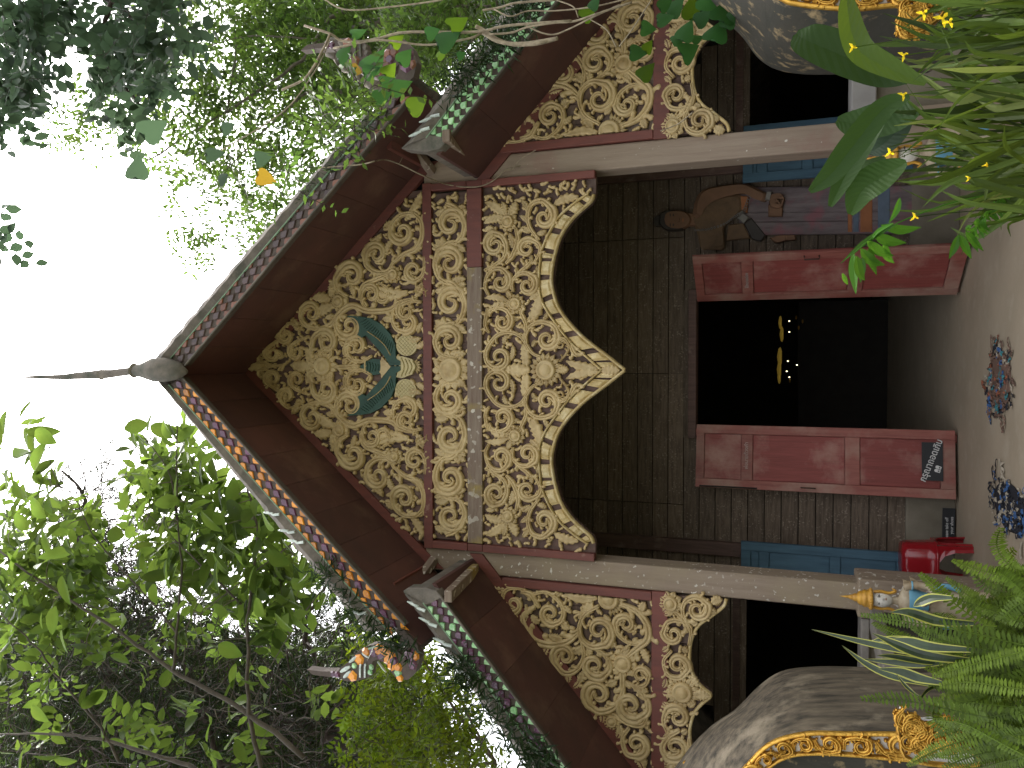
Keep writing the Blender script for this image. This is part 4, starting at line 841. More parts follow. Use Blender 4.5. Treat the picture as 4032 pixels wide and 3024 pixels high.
for sx in (-1, 1):
    for sy in (-1, 1):
        mb = MB(); V = []
        for zz, r, w_ in ((0, .176, .055), (.12, .170, .06), (.185, .166, .085), (.232, .162, .15)):
            x0, y0 = sx*r, sy*r
            for a, b in ((0, 0), (-w_*sx, 0), (-w_*sx, -.012*sy), (-.012*sx, -.012*sy), (-.012*sx, -w_*sy), (0, -w_*sy)): V.append((SX+x0+a-.02*sx*(a == 0 and b == 0), SY+y0+b-.02*sy*(a == 0 and b == 0), zz))
        mb.add(V, [(i*6+j, i*6+(j+1) % 6, (i+1)*6+(j+1) % 6, (i+1)*6+j) for i in range(3) for j in range(6)]+[(0, 1, 2, 3, 4, 5)]); mb.obj('leg', M['plastic'], st)
# rag mats
def rag(cpx, ex, mats, label, n, seed):
    r = random.Random(seed); c = PZ(*cpx, .0)
    a = PZ(cpx[0], cpx[1]-ex[1], 0); b = PZ(cpx[0]-ex[0], cpx[1], 0); rxx = abs(a[0]-c[0]); ryy = abs(b[1]-c[1])
    t = thing('rag_mat', (c[0], c[1], 0), label, 'rag mat')
    mb = MB(); mb.ell((c[0], c[1], .004), (rxx*.8, ryy*.8, .012), 20, 8); mb.obj('mat_base', M[mats[0]], t, smooth=True)
    for i in range(n):
        u = r.uniform(0, 2*PI); k = math.sqrt(r.random()); x = c[0]+rxx*k*math.cos(u); y = c[1]+ryy*k*math.sin(u); L = r.uniform(.03, .11)*(1.4 if k > .8 else 1); an = r.uniform(0, 2*PI); pts = []; z0 = .010*(1-k*.8)+.006
        mb = MB(); V = []; wd = r.uniform(.006, .016); m_ = 7
        for j in range(m_):
            an += r.uniform(-.7, .7); x += math.cos(an)*L/m_; y += math.sin(an)*L/m_; z = max(.004, z0+r.uniform(-.005, .007)); nx, ny = -math.sin(an), math.cos(an); tw = r.uniform(-.6, .6)
            V += [(x-nx*wd, y-ny*wd, z+tw*wd), (x, y, z+wd*.5), (x+nx*wd, y+ny*wd, max(.003, z-tw*wd))]
        mb.add(V, [(j*3+k2, j*3+k2+1, (j+1)*3+k2+1, (j+1)*3+k2) for j in range(m_-1) for k2 in range(2)]); mb.obj('rag_strip', M[r.choice(mats)], t)
rag((3938, 1500), (52, 150), ['c4', 'c4', 'c4', 'c3', 'c5', 'c6', 'c1', 'c2', 'c4'], 'oval brown rag mat with scraps of blue and rust in front of the doorway', 150, 3)
rag((3975, 1995), (72, 120), ['c2', 'c1', 'c3', 'c2', 'c1', 'c3'], 'blue, black and cream rag mat near the left fern', 120, 5)

# painted cut-out figure on the wall right of the door
fig = thing('painted_figure', (P(3000, 830, 1.75)[0], 1.77, .35), 'painted person in ochre cloth with a silver chain on the wall beside the right door', 'painting')
FO, FS = (2550, 600), .4295
def FP(pts, y=1.765): return [tuple(p) for p in XZ(crop(FO, FS, pts), y)]
def flat(name, pts, m, y=1.765, th=.018, smooth=0):
    q = FP(pts, y)
    if smooth: q = [tuple(p) for p in smoothpath(q+[q[0]], len(q)*4)[:-1]]
    mb = MB(); cen = np.mean(q, 0); n = len(q)
    V = [(p[0], y+.012, p[1]) for p in q]+[(p[0], y-th*.5, p[1]) for p in q]+[(cen[0]*.12+p[0]*.88, y-th, cen[1]*.12+p[1]*.88) for p in q]
    mb.add(V, [(i, i+n, (i+1) % n+n, (i+1) % n) for i in range(n)]+[(i+n, i+2*n, (i+1) % n+2*n, (i+1) % n+n) for i in range(n)]+[tuple(range(2*n, 3*n))])
    return mb.obj(name, M[m], fig)
for a, b in ((322, 555), (558, 640), (643, 760)): flat('painted_plank', [(840, a), (2420, a-18), (2420, b-14), (840, b)], 'skirt', 1.775, .012)
for a, b, m in ((1835, 1872, 'skirt2'), (1885, 1935, 'skirt3'), (1950, 2060, 'skirt2'), (2110, 2220, 'skirt3')): flat('painted_band', [(a, 330), (b, 330), (b, 730), (a, 730)], m, 1.766, .008)
flat('cloak', [(450, 430), (560, 440), (700, 400), (850, 395), (870, 520), (790, 610), (700, 700), (700, 880), (560, 890), (490, 880), (450, 720), (405, 640), (410, 560)], 'cloth', 1.762, .03, 1)
flat('drape', [(740, 665), (880, 650), (940, 790), (720, 812)], 'cloth', 1.758, .02); flat('belt', [(850, 400), (930, 405), (915, 560), (860, 530)], 'skirt2', 1.76, .02)
flat('dark_drape', [(880, 650), (950, 600), (1080, 760), (1040, 820), (960, 800)], 'hair', 1.762, .012)
flat('neck', [(360, 560), (455, 560), (455, 680), (360, 680)], 'skin', 1.762, .028)
flat('arm', [(420, 590), (430, 480), (470, 390), (540, 340), (700, 308), (880, 290), (960, 315), (1040, 355), (1105, 390), (1080, 455), (1000, 430), (900, 382), (760, 402), (640, 440), (560, 480), (500, 540), (460, 610)], 'skin', 1.755, .05, 1)
flat('hand', [(1110, 400), (1150, 385), (1210, 380), (1245, 405), (1235, 450), (1190, 470), (1120, 480)], 'skin', 1.75, .045, 1)
for k in range(4): flat('finger', [(1170+18*k, 420+12*k), (1240-4*k, 415+22*k), (1258-6*k, 435+20*k), (1240-6*k, 450+18*k), (1160+14*k, 445+14*k)], 'skin', 1.742, .05, 1)
flat('thumb', [(1120, 470), (1190, 480), (1230, 505), (1200, 520), (1130, 505)], 'skin', 1.742, .05, 1)
flat('hand', [(1120, 790), (1190, 765), (1290, 762), (1355, 775), (1350, 800), (1260, 815), (1180, 832)], 'skin', 1.755, .03, 1)
for k in range(3): flat('finger', [(1260, 768+14*k), (1340, 762+14*k), (1366, 770+14*k), (1340, 778+14*k), (1260, 782+14*k)], 'skin', 1.75, .035)
flat('tablet', [(1105, 480), (1240, 500), (1236, 592), (1105, 592)], 'skin', 1.756, .03)
flat('hair', [(120, 560), (200, 535), (330, 540), (300, 560), (210, 580), (190, 640), (215, 700), (330, 705), (300, 722), (180, 720), (110, 660)], 'hair', 1.758, .05, 1); flat('topknot', [(60, 600), (120, 580), (130, 670), (70, 680)], 'hair', 1.76, .03, 1)
flat('head', [(150, 620), (165, 565), (220, 540), (300, 538), (370, 560), (405, 620), (375, 685), (300, 712), (220, 705), (165, 675)], 'skin', 1.752, .05, 1)
for a, b in ((235, 575), (235, 665)): flat('eye', [(a, b-14), (a+10, b), (a, b+14), (a-8, b)], 'hair', 1.703, .004); flat('eyebrow', [(a-28, b-20), (a-34, b), (a-26, b+20), (a-22, b)], 'hair', 1.703, .004)
flat('nose', [(240, 612), (290, 600), (298, 620), (290, 640), (240, 628)], 'skin', 1.71, .014); flat('mouth', [(325, 590), (332, 620), (325, 650), (318, 620)], 'skirt2', 1.706, .006)
ch = smoothpath(FP([(440, 715), (560, 705), (700, 660), (800, 590), (880, 540), (930, 420)], 1.73), 26)
for i, p in enumerate(ch):
    mb = MB(); r = .008+.005*(i > 16); mb.tube([(p[0]+r*math.cos(a), 1.722-.004*(i % 2), p[1]+r*math.sin(a)) for a in np.linspace(0, 2*PI, 9)], .003, 5); mb.obj('chain_link', M['chain'], fig)
flat('buckle', [(820, 600), (880, 560), (930, 600), (880, 655)], 'chain', 1.735, .012); flat('bracelet', [(1075, 440), (1095, 370), (1140, 365), (1120, 450)], 'chain', 1.74, .05)

# ------------------------------------------------------------------ deity statues
SO2, S2 = (3250, 2150), .2486
YD = -.42
def DP(x, y, dy=0): return P(SO2[0]+S2*x, SO2[1]+S2*y, YD+dy)
u = abs(DP(1000, 850)[2]-DP(900, 850)[2])/100*1.2
dt = thing('deity_statue', (DP(1600, 850)[0], YD, -.2), 'white faced deity statue with tall gilt crown and sky blue dress by the left pillar', 'statue')
hc = DP(890, 850); AX = lambda x, y=850, dy=0: tuple(DP(x, y, dy))
mb = MB(); mb.ell(hc, (108*u, 116*u, 158*u), 20, 14); hd = mb.obj('head', M['face'], dt, smooth=True)
for yy in (785, 905):
    c = AX(850, yy, -100*u); MB().ell(c, (26*u, 12*u, 9*u), 10, 6).obj('eye', M['hair'], dt); MB().tube([tuple(DP(815+k*k*5, yy-30*0+ (k)*14, -104*u)) for k in (-2, -1, 0, 1, 2)], 4*u, 5).obj('eyebrow', M['beige'], dt)
mb = MB(); V = [AX(850, 845, -108*u), AX(920, 822, -112*u), AX(925, 845, -140*u), AX(920, 868, -112*u), AX(940, 845, -110*u)]; mb.add(V, [(0, 1, 2), (0, 2, 3), (1, 4, 2), (2, 4, 3)]); mb.obj('nose', M['face'], dt, smooth=True)
MB().tube([AX(960, 845+k, -106*u-abs(k)*-.2*u) for k in (-26, -12, 0, 12, 26)], [3*u, 7*u, 8*u, 7*u, 3*u], 6).obj('mouth', M['skirt2'], dt, smooth=True)
cr = [(100, 118), (122, 122), (150, 132), (150, 148), (136, 170), (120, 205), (132, 225), (112, 250), (100, 275), (104, 290), (76, 320), (56, 335), (62, 350), (48, 380), (36, 400), (42, 410), (26, 430), (18, 460), (22, 470), (14, 490), (7, 530), (1, 570)]
mb = MB(); mb.lathe([(r*u, (z-0)*u) for r, z in cr], hc, 20, sy=1.0); cw = mb.obj('crown', M['yel'], dt, smooth=True)
mb = MB()
for k in range(13):
    a = PI+PI*k/12; c = (hc[0]+142*u*math.cos(a), hc[1]+142*u*math.sin(a), hc[2]+146*u); mb.ell(c, (16*u, 16*u, 26*u), 8, 5)
mb.obj('crown_beading', M['yel'], dt, smooth=True)
for sg in (-1, 1):
    pts = [(hc[0]+sg*112*u, hc[1]-20*u, hc[2]+110*u), (hc[0]+sg*128*u, hc[1]-20*u, hc[2]+10*u), (hc[0]+sg*112*u, hc[1]-20*u, hc[2]-90*u), (hc[0]+sg*150*u, hc[1]-20*u, hc[2]-180*u), (hc[0]+sg*185*u, hc[1]-20*u, hc[2]-130*u)]
    MB().tube(smoothpath(pts, 16), [22*u]*12+[18*u, 14*u, 10*u, 5*u], 8).obj('ear_ornament', M['yel'], dt, smooth=True)
mb = MB(); mb.lathe([(55*u, -110*u), (52*u, -160*u), (62*u, -215*u), (150*u, -245*u), (215*u, -290*u), (225*u, -340*u), (190*u, -420*u), (160*u, -520*u), (150*u, -620*u), (190*u, -760*u), (240*u, -900*u), (240*u, -1500*u)], hc, 20, sy=.62); mb.obj('torso', M['beige'], dt, smooth=True)
mb = MB(); mb.lathe([(215*u, -345*u), (222*u, -370*u), (196*u, -450*u), (168*u, -540*u), (158*u, -600*u)], hc, 20, sy=.68); mb.obj('blue_bodice', M['sblue'], dt, smooth=True)
mb = MB()
for k in range(17):
    a = PI*.95+PI*1.1*k/16; mb.ell((hc[0]+165*u*math.cos(a), hc[1]+115*u*math.sin(a), hc[2]-(285+60*abs(math.sin(a)))*u), (20*u, 16*u, 30*u), 8, 5)
mb.obj('collar', M['beige'], dt, smooth=True)
for sg in (-1, 1):
    pts = [(hc[0]+sg*215*u, hc[1]-20*u, hc[2]-300*u), (hc[0]+sg*270*u, hc[1]-60*u, hc[2]-430*u), (hc[0]+sg*265*u, hc[1]-110*u, hc[2]-600*u), (hc[0]+sg*170*u, hc[1]-190*u, hc[2]-640*u), (hc[0]+sg*60*u, hc[1]-230*u, hc[2]-560*u)]
    arm = MB().tube(smoothpath(pts, 18), np.linspace(62, 34, 18)*u, 10).obj('arm', M['beige'], dt, smooth=True)
    for j, (px_, rr) in enumerate(((.2, 70), (.62, 52), (.9, 42))):
        q_ = smoothpath(pts, 18)[int(px_*17)]; o_ = MB().ell(q_, (rr*u, rr*u, 22*u), 12, 6).obj('arm_band', M['sblue'] if j == 0 else M['yel'], None, smooth=True); o_.parent = arm
    hb = np.array(pts[-1]); hp = MB().ell(hb+np.array([-sg*16*u, -12*u, 40*u]), (18*u, 30*u, 46*u), 10, 6).obj('hand', M['beige'], dt, smooth=True)
    for k in range(4): b0 = hb+np.array([-sg*16*u, (-38+17*k)*u, 76*u]); L_ = (74, 88, 84, 66)[k]; f_ = MB().tube([b0, b0+np.array([-sg*4*u, 0, L_*.5*u]), b0+np.array([-sg*14*u, 0, L_*u])], [8*u, 7.5*u, 5*u], 6).obj('finger', M['beige'], None, smooth=True); f_.parent = hp
    f_ = MB().tube([hb+np.array([-sg*12*u, -34*u, 20*u]), hb+np.array([-sg*20*u, -62*u, 50*u]), hb+np.array([-sg*22*u, -62*u, 84*u])], [9*u, 8*u, 6*u], 6).obj('thumb', M['beige'], None, smooth=True); f_.parent = hp
    MB().prism([(hc[0]+sg*(200)*u, hc[2]-300*u), (hc[0]+sg*330*u, hc[2]-270*u), (hc[0]+sg*300*u, hc[2]-380*u), (hc[0]+sg*380*u, hc[2]-360*u), (hc[0]+sg*320*u, hc[2]-470*u), (hc[0]+sg*230*u, hc[2]-440*u)], hc[1]-10*u, hc[1]+30*u).obj('shoulder_wing', M['beige'], dt, bevel=.003)
    MB().tube(smoothpath([(hc[0]+sg*190*u, hc[1]-70*u, hc[2]-620*u), (hc[0]+sg*290*u, hc[1]-60*u, hc[2]-800*u), (hc[0]+sg*250*u, hc[1]-80*u, hc[2]-1000*u)], 10), 40*u, 8).obj('sash', M['sblue'], dt, smooth=True)
def copy_thing(root, delta, label, group=None):
    r = root.copy(); COL.objects.link(r); r['label'] = label
    if group: r['group'] = group; root['group'] = group
    for c in root.children:
        d = c.copy(); COL.objects.link(d); d.parent = r; d.matrix_parent_inverse = c.matrix_parent_inverse.copy()
        for g_ in c.children: e = g_.copy(); COL.objects.link(e); e.parent = d
    r.location = root.location+Vector(delta); return r
q1 = P(3471, 620, YD); copy_thing(dt, (q1[0]-hc[0], 0, -.10), 'deity statue half hidden by broad leaves in front of the right pillar', 'deity statues by the porch pillars')

# ------------------------------------------------------------------ ornate shrine niches left and right
C3o, C3s = (2632, 1974), .6329
def curve_frieze(parent, O, I_, nb, Y, mt='gold'):
    O = smoothpath(O, 200); I_ = smoothpath(I_, 200)
    for k in range(nb):
        t0, t1 = k/nb, (k+1)/nb; s = 1 if k % 2 else -1
        def q(t, v): i = min(199, max(0, int(t*199))); a, b = O[i], I_[i]; m = (a+b)/2; return m+(b-a)*v
        Pd = t1-t0; yc = t0+Pd/2; mb = MB()
        scroll(mb, [q(yc-Pd*.55, -.2*s), q(yc-Pd*.40, .25*s), q(yc-Pd*.05, .36*s), q(yc+Pd*.24, .28*s)], q(yc, 0), h=.03, Y=Y, k=.95); parent_part(mb, 'gilt_scroll', mt, parent)
        mb = MB(); vine(mb, [q(yc, .36*s), q(yc+Pd*.42, .15*s), q(yc+Pd*.56, -.15*s)], .006, .018, Y); parent_part(mb, 'gilt_scroll', mt, parent)
        for v, dv in ((-.35, -.05), (-.1, .36)):
            mb = MB(); cleaf(mb, q(yc+Pd*.35, v*s*.4), q(yc+Pd*.5, v*s), .035, .018, Y); parent_part(mb, 'gilt_leaf', mt, parent)
def parent_part(mb, nm, mt, parent):
    o = mb.obj(nm, M[mt], None, smooth=True); o.parent = parent
def niche(front, back, inner_, Yf, Yb, stonem, label, base, bays):
    t = thing('shrine_niche', base, label, 'shrine'); Fp = smoothpath([P(x, y, Yf) for x, y in front], 40); Bp = smoothpath([P(x, y, Yb) for x, y in back], 40)
    mb = MB(); m_ = 10; V = []
    for i in range(40):
        for j in range(m_):
            v_ = j/(m_-1); p = Fp[i]*(1-v_)+Bp[i]*v_; out = Bp[i]-Fp[i]; b_ = .05*math.sin(PI*v_)*(1 if Fp[20][0] < 0 else -1); V.append((p[0]+b_, p[1], p[2]+.02*math.sin(PI*v_)))
    mb.add(V, [(i*m_+j, i*m_+j+1, (i+1)*m_+j+1, (i+1)*m_+j) for i in range(39) for j in range(m_-1)]); n0 = 40*m_
    sgn = 1 if Fp[20][0] < 0 else -1
    # back and inner closing faces, so that it is a solid wall
    W = [(p[0]-sgn*.9, p[1], p[2]) for p in Bp]; mb.add([tuple(p) for p in Bp]+W, [(i, i+1, i+41, i+40) for i in range(39)])
    b = mb.obj('body', M[stonem], t, smooth=True)
    Oc = np.array([Fp[i][[0, 2]] for i in range(40)]); Ic = smoothpath(XZ(inner_, Yf), 40)
    mb = MB(); V = [(p[0], Yf-.002, p[1]) for p in Oc]+[(p[0], Yf-.002, p[1]) for p in Ic]+[(p[0], Yf+.06, p[1]) for p in Ic]
    mb.add(V, [(i, i+1, i+41, i+40) for i in range(39)]+[(i+40, i+41, i+81, i+80) for i in range(39)]); band = mb.obj('front_band', M['white'], t)
    for cv, nm in ((Oc, 'gilt_rim'), (Ic, 'gilt_rim')):
        mb = MB(); ribbon(mb, cv, [.0085]*40, .024, Yf-.002, PROF5); o = mb.obj(nm, M['gold'], None, smooth=True); o.parent = band
    curve_frieze(band, Oc[4:], Ic[4:], bays, Yf-.006)
    mb = MB(); V = [(p[0], Yf+.06, p[1]) for p in Ic]+[(p[0]-sgn*.6, Yf+.06, p[1]) for p in Ic]; mb.add(V, [(i, i+1, i+41, i+40) for i in range(39)]); mb.obj('niche_back', M['stone2'], t)
    return t, band
nL_, bandL = niche(crop(C3o, C3s, [(250, 1950), (360, 1790), (490, 1640), (640, 1500), (860, 1440), (1100, 1440), (1430, 1442), (1900, 1450)]), crop(C3o, C3s, [(-60, 1760), (60, 1630), (150, 1510), (280, 1385), (420, 1290), (560, 1150), (700, 1058), (900, 1028), (1190, 1030), (1700, 1040)]),
   crop(C3o, C3s, [(380, 2000), (500, 1800), (610, 1659), (740, 1580), (900, 1560), (1150, 1570), (1500, 1600), (1900, 1600)]), -1.7, -.8, 'stone', 'weathered stucco shrine niche with gold and white scroll band, behind the ferns', (-1.9, -1.5, -.4), 9)
nR_, bandR = niche([(2900, -170), (2990, -70), (3080, 0), (3149, 21), (3277, 35), (3384, 38), (3561, 22), (3900, 20)], crop((2850, 0), .5344, [(-170, 20), (-60, 110), (60, 200), (150, 290), (250, 425), (380, 510), (560, 545), (760, 550), (950, 545), (1500, 540)]),
   [(2960, -230), (3040, -140), (3110, -70), (3180, -50), (3277, -40), (3384, -38), (3561, -45), (3900, -45)], -1.7, -.8, 'stone2', 'dark shrine niche with gilt band behind the tall grass and broad leaves', (2.0, -1.5, -.4), 9)
for lst, t, b_ in ((crop(C3o, C3s, [(1430, 1440), (1425, 1380), (1455, 1310), (1475, 1345), (1520, 1375), (1590, 1385), (1650, 1380), (1700, 1400), (1720, 1450), (1760, 1520), (1900, 1560), (1900, 1640), (1500, 1600)]), nL_, bandL), ([(3561, 24), (3548, 60), (3540, 110), (3556, 135), (3580, 110), (3620, 120), (3680, 90), (3720, 40), (3740, -20), (3600, -40)], nR_, bandR)):
    q = XZ(lst, -1.76); mb = MB().prism([tuple(p) for p in q], -1.76, -1.70); f_ = mb.obj('flame_foot', M['white'], t)
    mb = MB(); ribbon(mb, smoothpath(list(q)+[q[0]], 50), [.008]*50, .02, -1.765, PROF5); o = mb.obj('gilt_rim', M['gold'], None, smooth=True); o.parent = f_
    cen = np.mean(q, 0); ex = q.max(0)-q.min(0)
    for k in range(15):
        c = cen+np.array([random.uniform(-.3, .3)*ex[0], random.uniform(-.32, .32)*ex[1]]); a = random.uniform(0, 2*PI); r_ = .035; mb = MB(); e = c+r_*np.array([math.cos(a), math.sin(a)]); tdir = np.array([-math.sin(a), math.cos(a)])*random.choice((-1, 1))
        scroll(mb, [e-tdir*r_*1.6, e-tdir*r_*.5, e], c, h=.024, Y=-1.765, k=.85); o = mb.obj('gilt_scroll', M['gold'], None, smooth=True); o.parent = f_
kn = MB(); c0 = P(2722, 3000, -1.0)
for k in range(26): kn.ell(c0+rng.normal(0, .024, 3), (.016, .014, .016), 7, 5)
kn.obj('gilt_knob', M['gold'], nL_, smooth=True)

# ================================================================== vegetation helpers
def view_n(p): d = CAM-np.asarray(p); return d/np.linalg.norm(d)
def blade(mb, pts, wds, tilt=0.0, fold=.25, m=(0,)):
    "strap or oblong leaf along 3-D points; wds half widths; folded at the midrib"
    pts = np.array(pts); n = len(pts); Tn = np.gradient(pts, axis=0); Tn /= np.linalg.norm(Tn, axis=1)[:, None]+1e-9; V = []; cols = 5 if len(m) > 1 else 3
    us = (-1, -.72, 0, .72, 1) if cols == 5 else (-1, 0, 1)
    for i in range(n):
        nv = view_n(pts[i]); s_ = np.cross(Tn[i], nv); s_ /= np.linalg.norm(s_)+1e-9; up = np.cross(s_, Tn[i]); s2 = s_*math.cos(tilt)+up*math.sin(tilt); u2 = -s_*math.sin(tilt)+up*math.cos(tilt)
        for q in us: V.append(pts[i]+s2*q*wds[i]-u2*fold*wds[i]*(1-abs(q))*1.0)
    for j in range(cols-1):
        mi = m[0] if len(m) == 1 else (m[1] if j in (0, cols-2) else m[0])
        base = len(mb.v) if j == 0 else base
        if j == 0: mb.v.extend([tuple(map(float, v)) for v in V])
        for i in range(n-1): mb.f.append((base+i*cols+j, base+i*cols+j+1, base+(i+1)*cols+j+1, base+(i+1)*cols+j)); mb.m.append(mi)
    return mb
def path3(pts, Y0, Y1, n=10):
    k = len(pts); return smoothpath([P(p[0], p[1], Y0+(Y1-Y0)*i/(k-1)) for i, p in enumerate(pts)], n)
def leafw(n, w, shape='lance'):
    t = np.linspace(0, 1, n)
    if shape == 'strap': q = np.minimum(1, (1-t)*3.2)**.8*np.minimum(1, .55+t*3)
    elif shape == 'broad': q = np.sin(PI*(t*.96+.02))**.62
    elif shape == 'snake': q = np.minimum(1, .45+t*1.4)*np.minimum(1, (1-t)*2.4)**.8
    else: q = np.sin(PI*(t**.8*.97+.015))
    return np.maximum(.0006, w*q)
def frond(pts3, hw, parent, m, droop=.25, name='frond', seed=0):
    r = random.Random(seed); mb = MB(); n = 40; p = smoothpath(pts3, n); L = np.sum(np.linalg.norm(np.diff(p, axis=0), axis=1)); mb.tube(p[::4], [.0022]*len(p[::4]), 4)
    npair = int(max(14, L/.0115)); pp = smoothpath(pts3, npair); Tn = np.gradient(pp, axis=0); Tn /= np.linalg.norm(Tn, axis=1)[:, None]; tw = r.uniform(-.5, .5)
    for i in range(2, npair-1):
        t = i/npair; nv = view_n(pp[i]); s_ = np.cross(Tn[i], nv); s_ /= np.linalg.norm(s_); up = np.cross(s_, Tn[i]); s2 = s_*math.cos(tw)+up*math.sin(tw); u2 = -s_*math.sin(tw)+up*math.cos(tw)
        l = hw*min(1, .35+t*2.5)*min(1, (1-t)*3.2+.12)**.9*r.uniform(.88, 1.08)
        for sg in (-1, 1):
            d = s2*sg*1.0+Tn[i]*(.22+.25*t)-u2*droop*r.uniform(.2, 1.3); d /= np.linalg.norm(d); wv = Tn[i]*L/npair*.50; a = pp[i]; tip = a+d*l+np.array([0, 0, -l*.12])
            V = [a-wv*.5, a+wv*.5, a+d*l*.55+wv*1.05-u2*l*.02, a+d*l*.55-wv*.95, tip+wv*.2]
            mb.add(V, [(0, 1, 2, 3), (3, 2, 4)])
    o = mb.obj(name, m, None); setp(o, parent); return o

# ---------------------------------------------------------------- ferns, left foreground
bed = MB().box((-2.6, -3.6, -.5), (-.32, -1.95, .34)).obj('planting_bed', M['soil']); struct(bed)
bed = MB().box((.30, -3.6, -.5), (2.4, -1.95, .30)).obj('planting_bed', M['soil']); struct(bed)
C3 = lambda pts: crop(C3o, C3s, pts)
FR = [  # traced fronds: points from tip to base in the lower-right crop, depth, brightness
 [(1188, 705), (1450, 745), (1800, 800), (2230, 900)], [(1262, 752), (1400, 820), (1560, 900), (1800, 1020)], [(1185, 1228), (1400, 1232), (1640, 1270), (1900, 1330)], [(1555, 445), (1650, 520), (1760, 620), (1950, 760)],
 [(1758, 362), (1880, 410), (2040, 455), (2230, 520)], [(1815, 520), (1950, 620), (2080, 720), (2240, 830)], [(2072, 155), (2040, 240), (2060, 330), (2150, 420)], [(2165, 292), (2110, 340), (2110, 400), (2170, 450)],
 [(1588, 1032), (1760, 1090), (1960, 1210), (2230, 1420)], [(1730, 890), (1790, 980), (1880, 1090), (1990, 1200)], [(1478, 1650), (1640, 1560), (1860, 1480), (2230, 1400)], [(1745, 1290), (1660, 1290), (1650, 1360), (1740, 1430)],
 [(1590, 1135), (1720, 1150), (1900, 1160), (2200, 1200)], [(1900, 1180), (1990, 1080), (2100, 1010), (2240, 980)], [(1640, 700), (1720, 720), (1820, 780), (1960, 880)], [(2230, 560), (2120, 590), (2010, 640), (1900, 620)],
 [(1700, 1300), (1850, 1310), (2000, 1320), (2230, 1360)], [(1870, 420), (1960, 520), (2060, 560), (2230, 600)], [(1740, 600), (1900, 640), (2050, 700), (2230, 760)], [(1500, 780), (1650, 850), (1850, 900), (2230, 960)],
 [(1640, 860), (1800, 880), (2000, 930), (2240, 1000)], [(2000, 930), (2080, 1000), (2150, 1080), (2240, 1150)], [(1900, 1280), (1980, 1340), (2100, 1420), (2240, 1500)], [(1760, 1460), (1900, 1490), (2050, 1530), (2240, 1600)],
 [(1700, 1659), (1850, 1600), (2000, 1560), (2240, 1540)], [(1860, 640), (1960, 720), (2060, 800), (2240, 880)], [(1720, 470), (1830, 560), (1960, 640), (2240, 700)], [(1950, 760), (2040, 800), (2140, 850), (2260, 900)],
 [(1780, 1120), (1900, 1180), (2050, 1260), (2240, 1330)], [(1980, 1060), (1960, 1150), (1990, 1240), (2080, 1300)], [(1840, 950), (1940, 1000), (2050, 1060), (2240, 1100)], [(1600, 1240), (1760, 1240), (1960, 1260), (2240, 1290)],
]
ferns = []
flab = ['sword fern with a long arching frond crossing the deity statue', 'bright green sword fern at the lower left behind the snake plant', 'sword fern spreading in front of the gilded niche foot', 'young sword fern whose tip reaches over the blue rag mat']
for k in range(4):
    ferns.append(thing('sword_fern', (-1.5+.35*k, -2.6, .33), flab[k], 'fern', 'sword ferns in the left foreground'))
def fern_of(p): y = p[-1][1]; return 3 if y < 480 or p[0][1] < 300 else (0 if y < 900 else (1 if y < 1260 else 2))
for i, p in enumerate(FR):
    Y1 = -2.7+.35*random.random(); Y0 = Y1+random.uniform(.15, .55); q = p[::-1]; k = fern_of(p)
    a = C3(q); a = [(a[0][0]+60, a[0][1]+10)]+a
    frond(path3(a, Y1, Y0, 12), random.uniform(.026, .034), ferns[k], G['fern2'] if i in (3, 4, 5, 6, 8, 10, 7) else G['fern'], seed=i)
rr = random.Random(11)
for i in range(56):
    by = rr.uniform(400, 1640); L = rr.uniform(320, 700)*(.6 if by < 620 else 1); an = rr.gauss(0, .38); bx = 2290; tx = bx-L*math.cos(an); ty = by+L*math.sin(an)
    if ty < 330 or (tx < 1750 and ty < 800) or (tx < 1850 and ty < 560): continue
    b_ = rr.uniform(-.2, .2)*L; pts = [(bx, by), (bx-L*.35*math.cos(an), by+L*.35*math.sin(an)+b_*.5), (bx-L*.7*math.cos(an), by+L*.7*math.sin(an)+b_), (tx, ty+b_*.6)]
    Y1 = rr.uniform(-2.75, -2.1); k = 3 if by < 520 else (0 if by < 900 else (1 if by < 1260 else 2)); frond(path3(C3(pts), Y1, Y1+rr.uniform(.1, .5), 12), rr.uniform(.024, .032), ferns[k], G['fern'] if rr.random() < .75 else G['fern2'], seed=100+i)
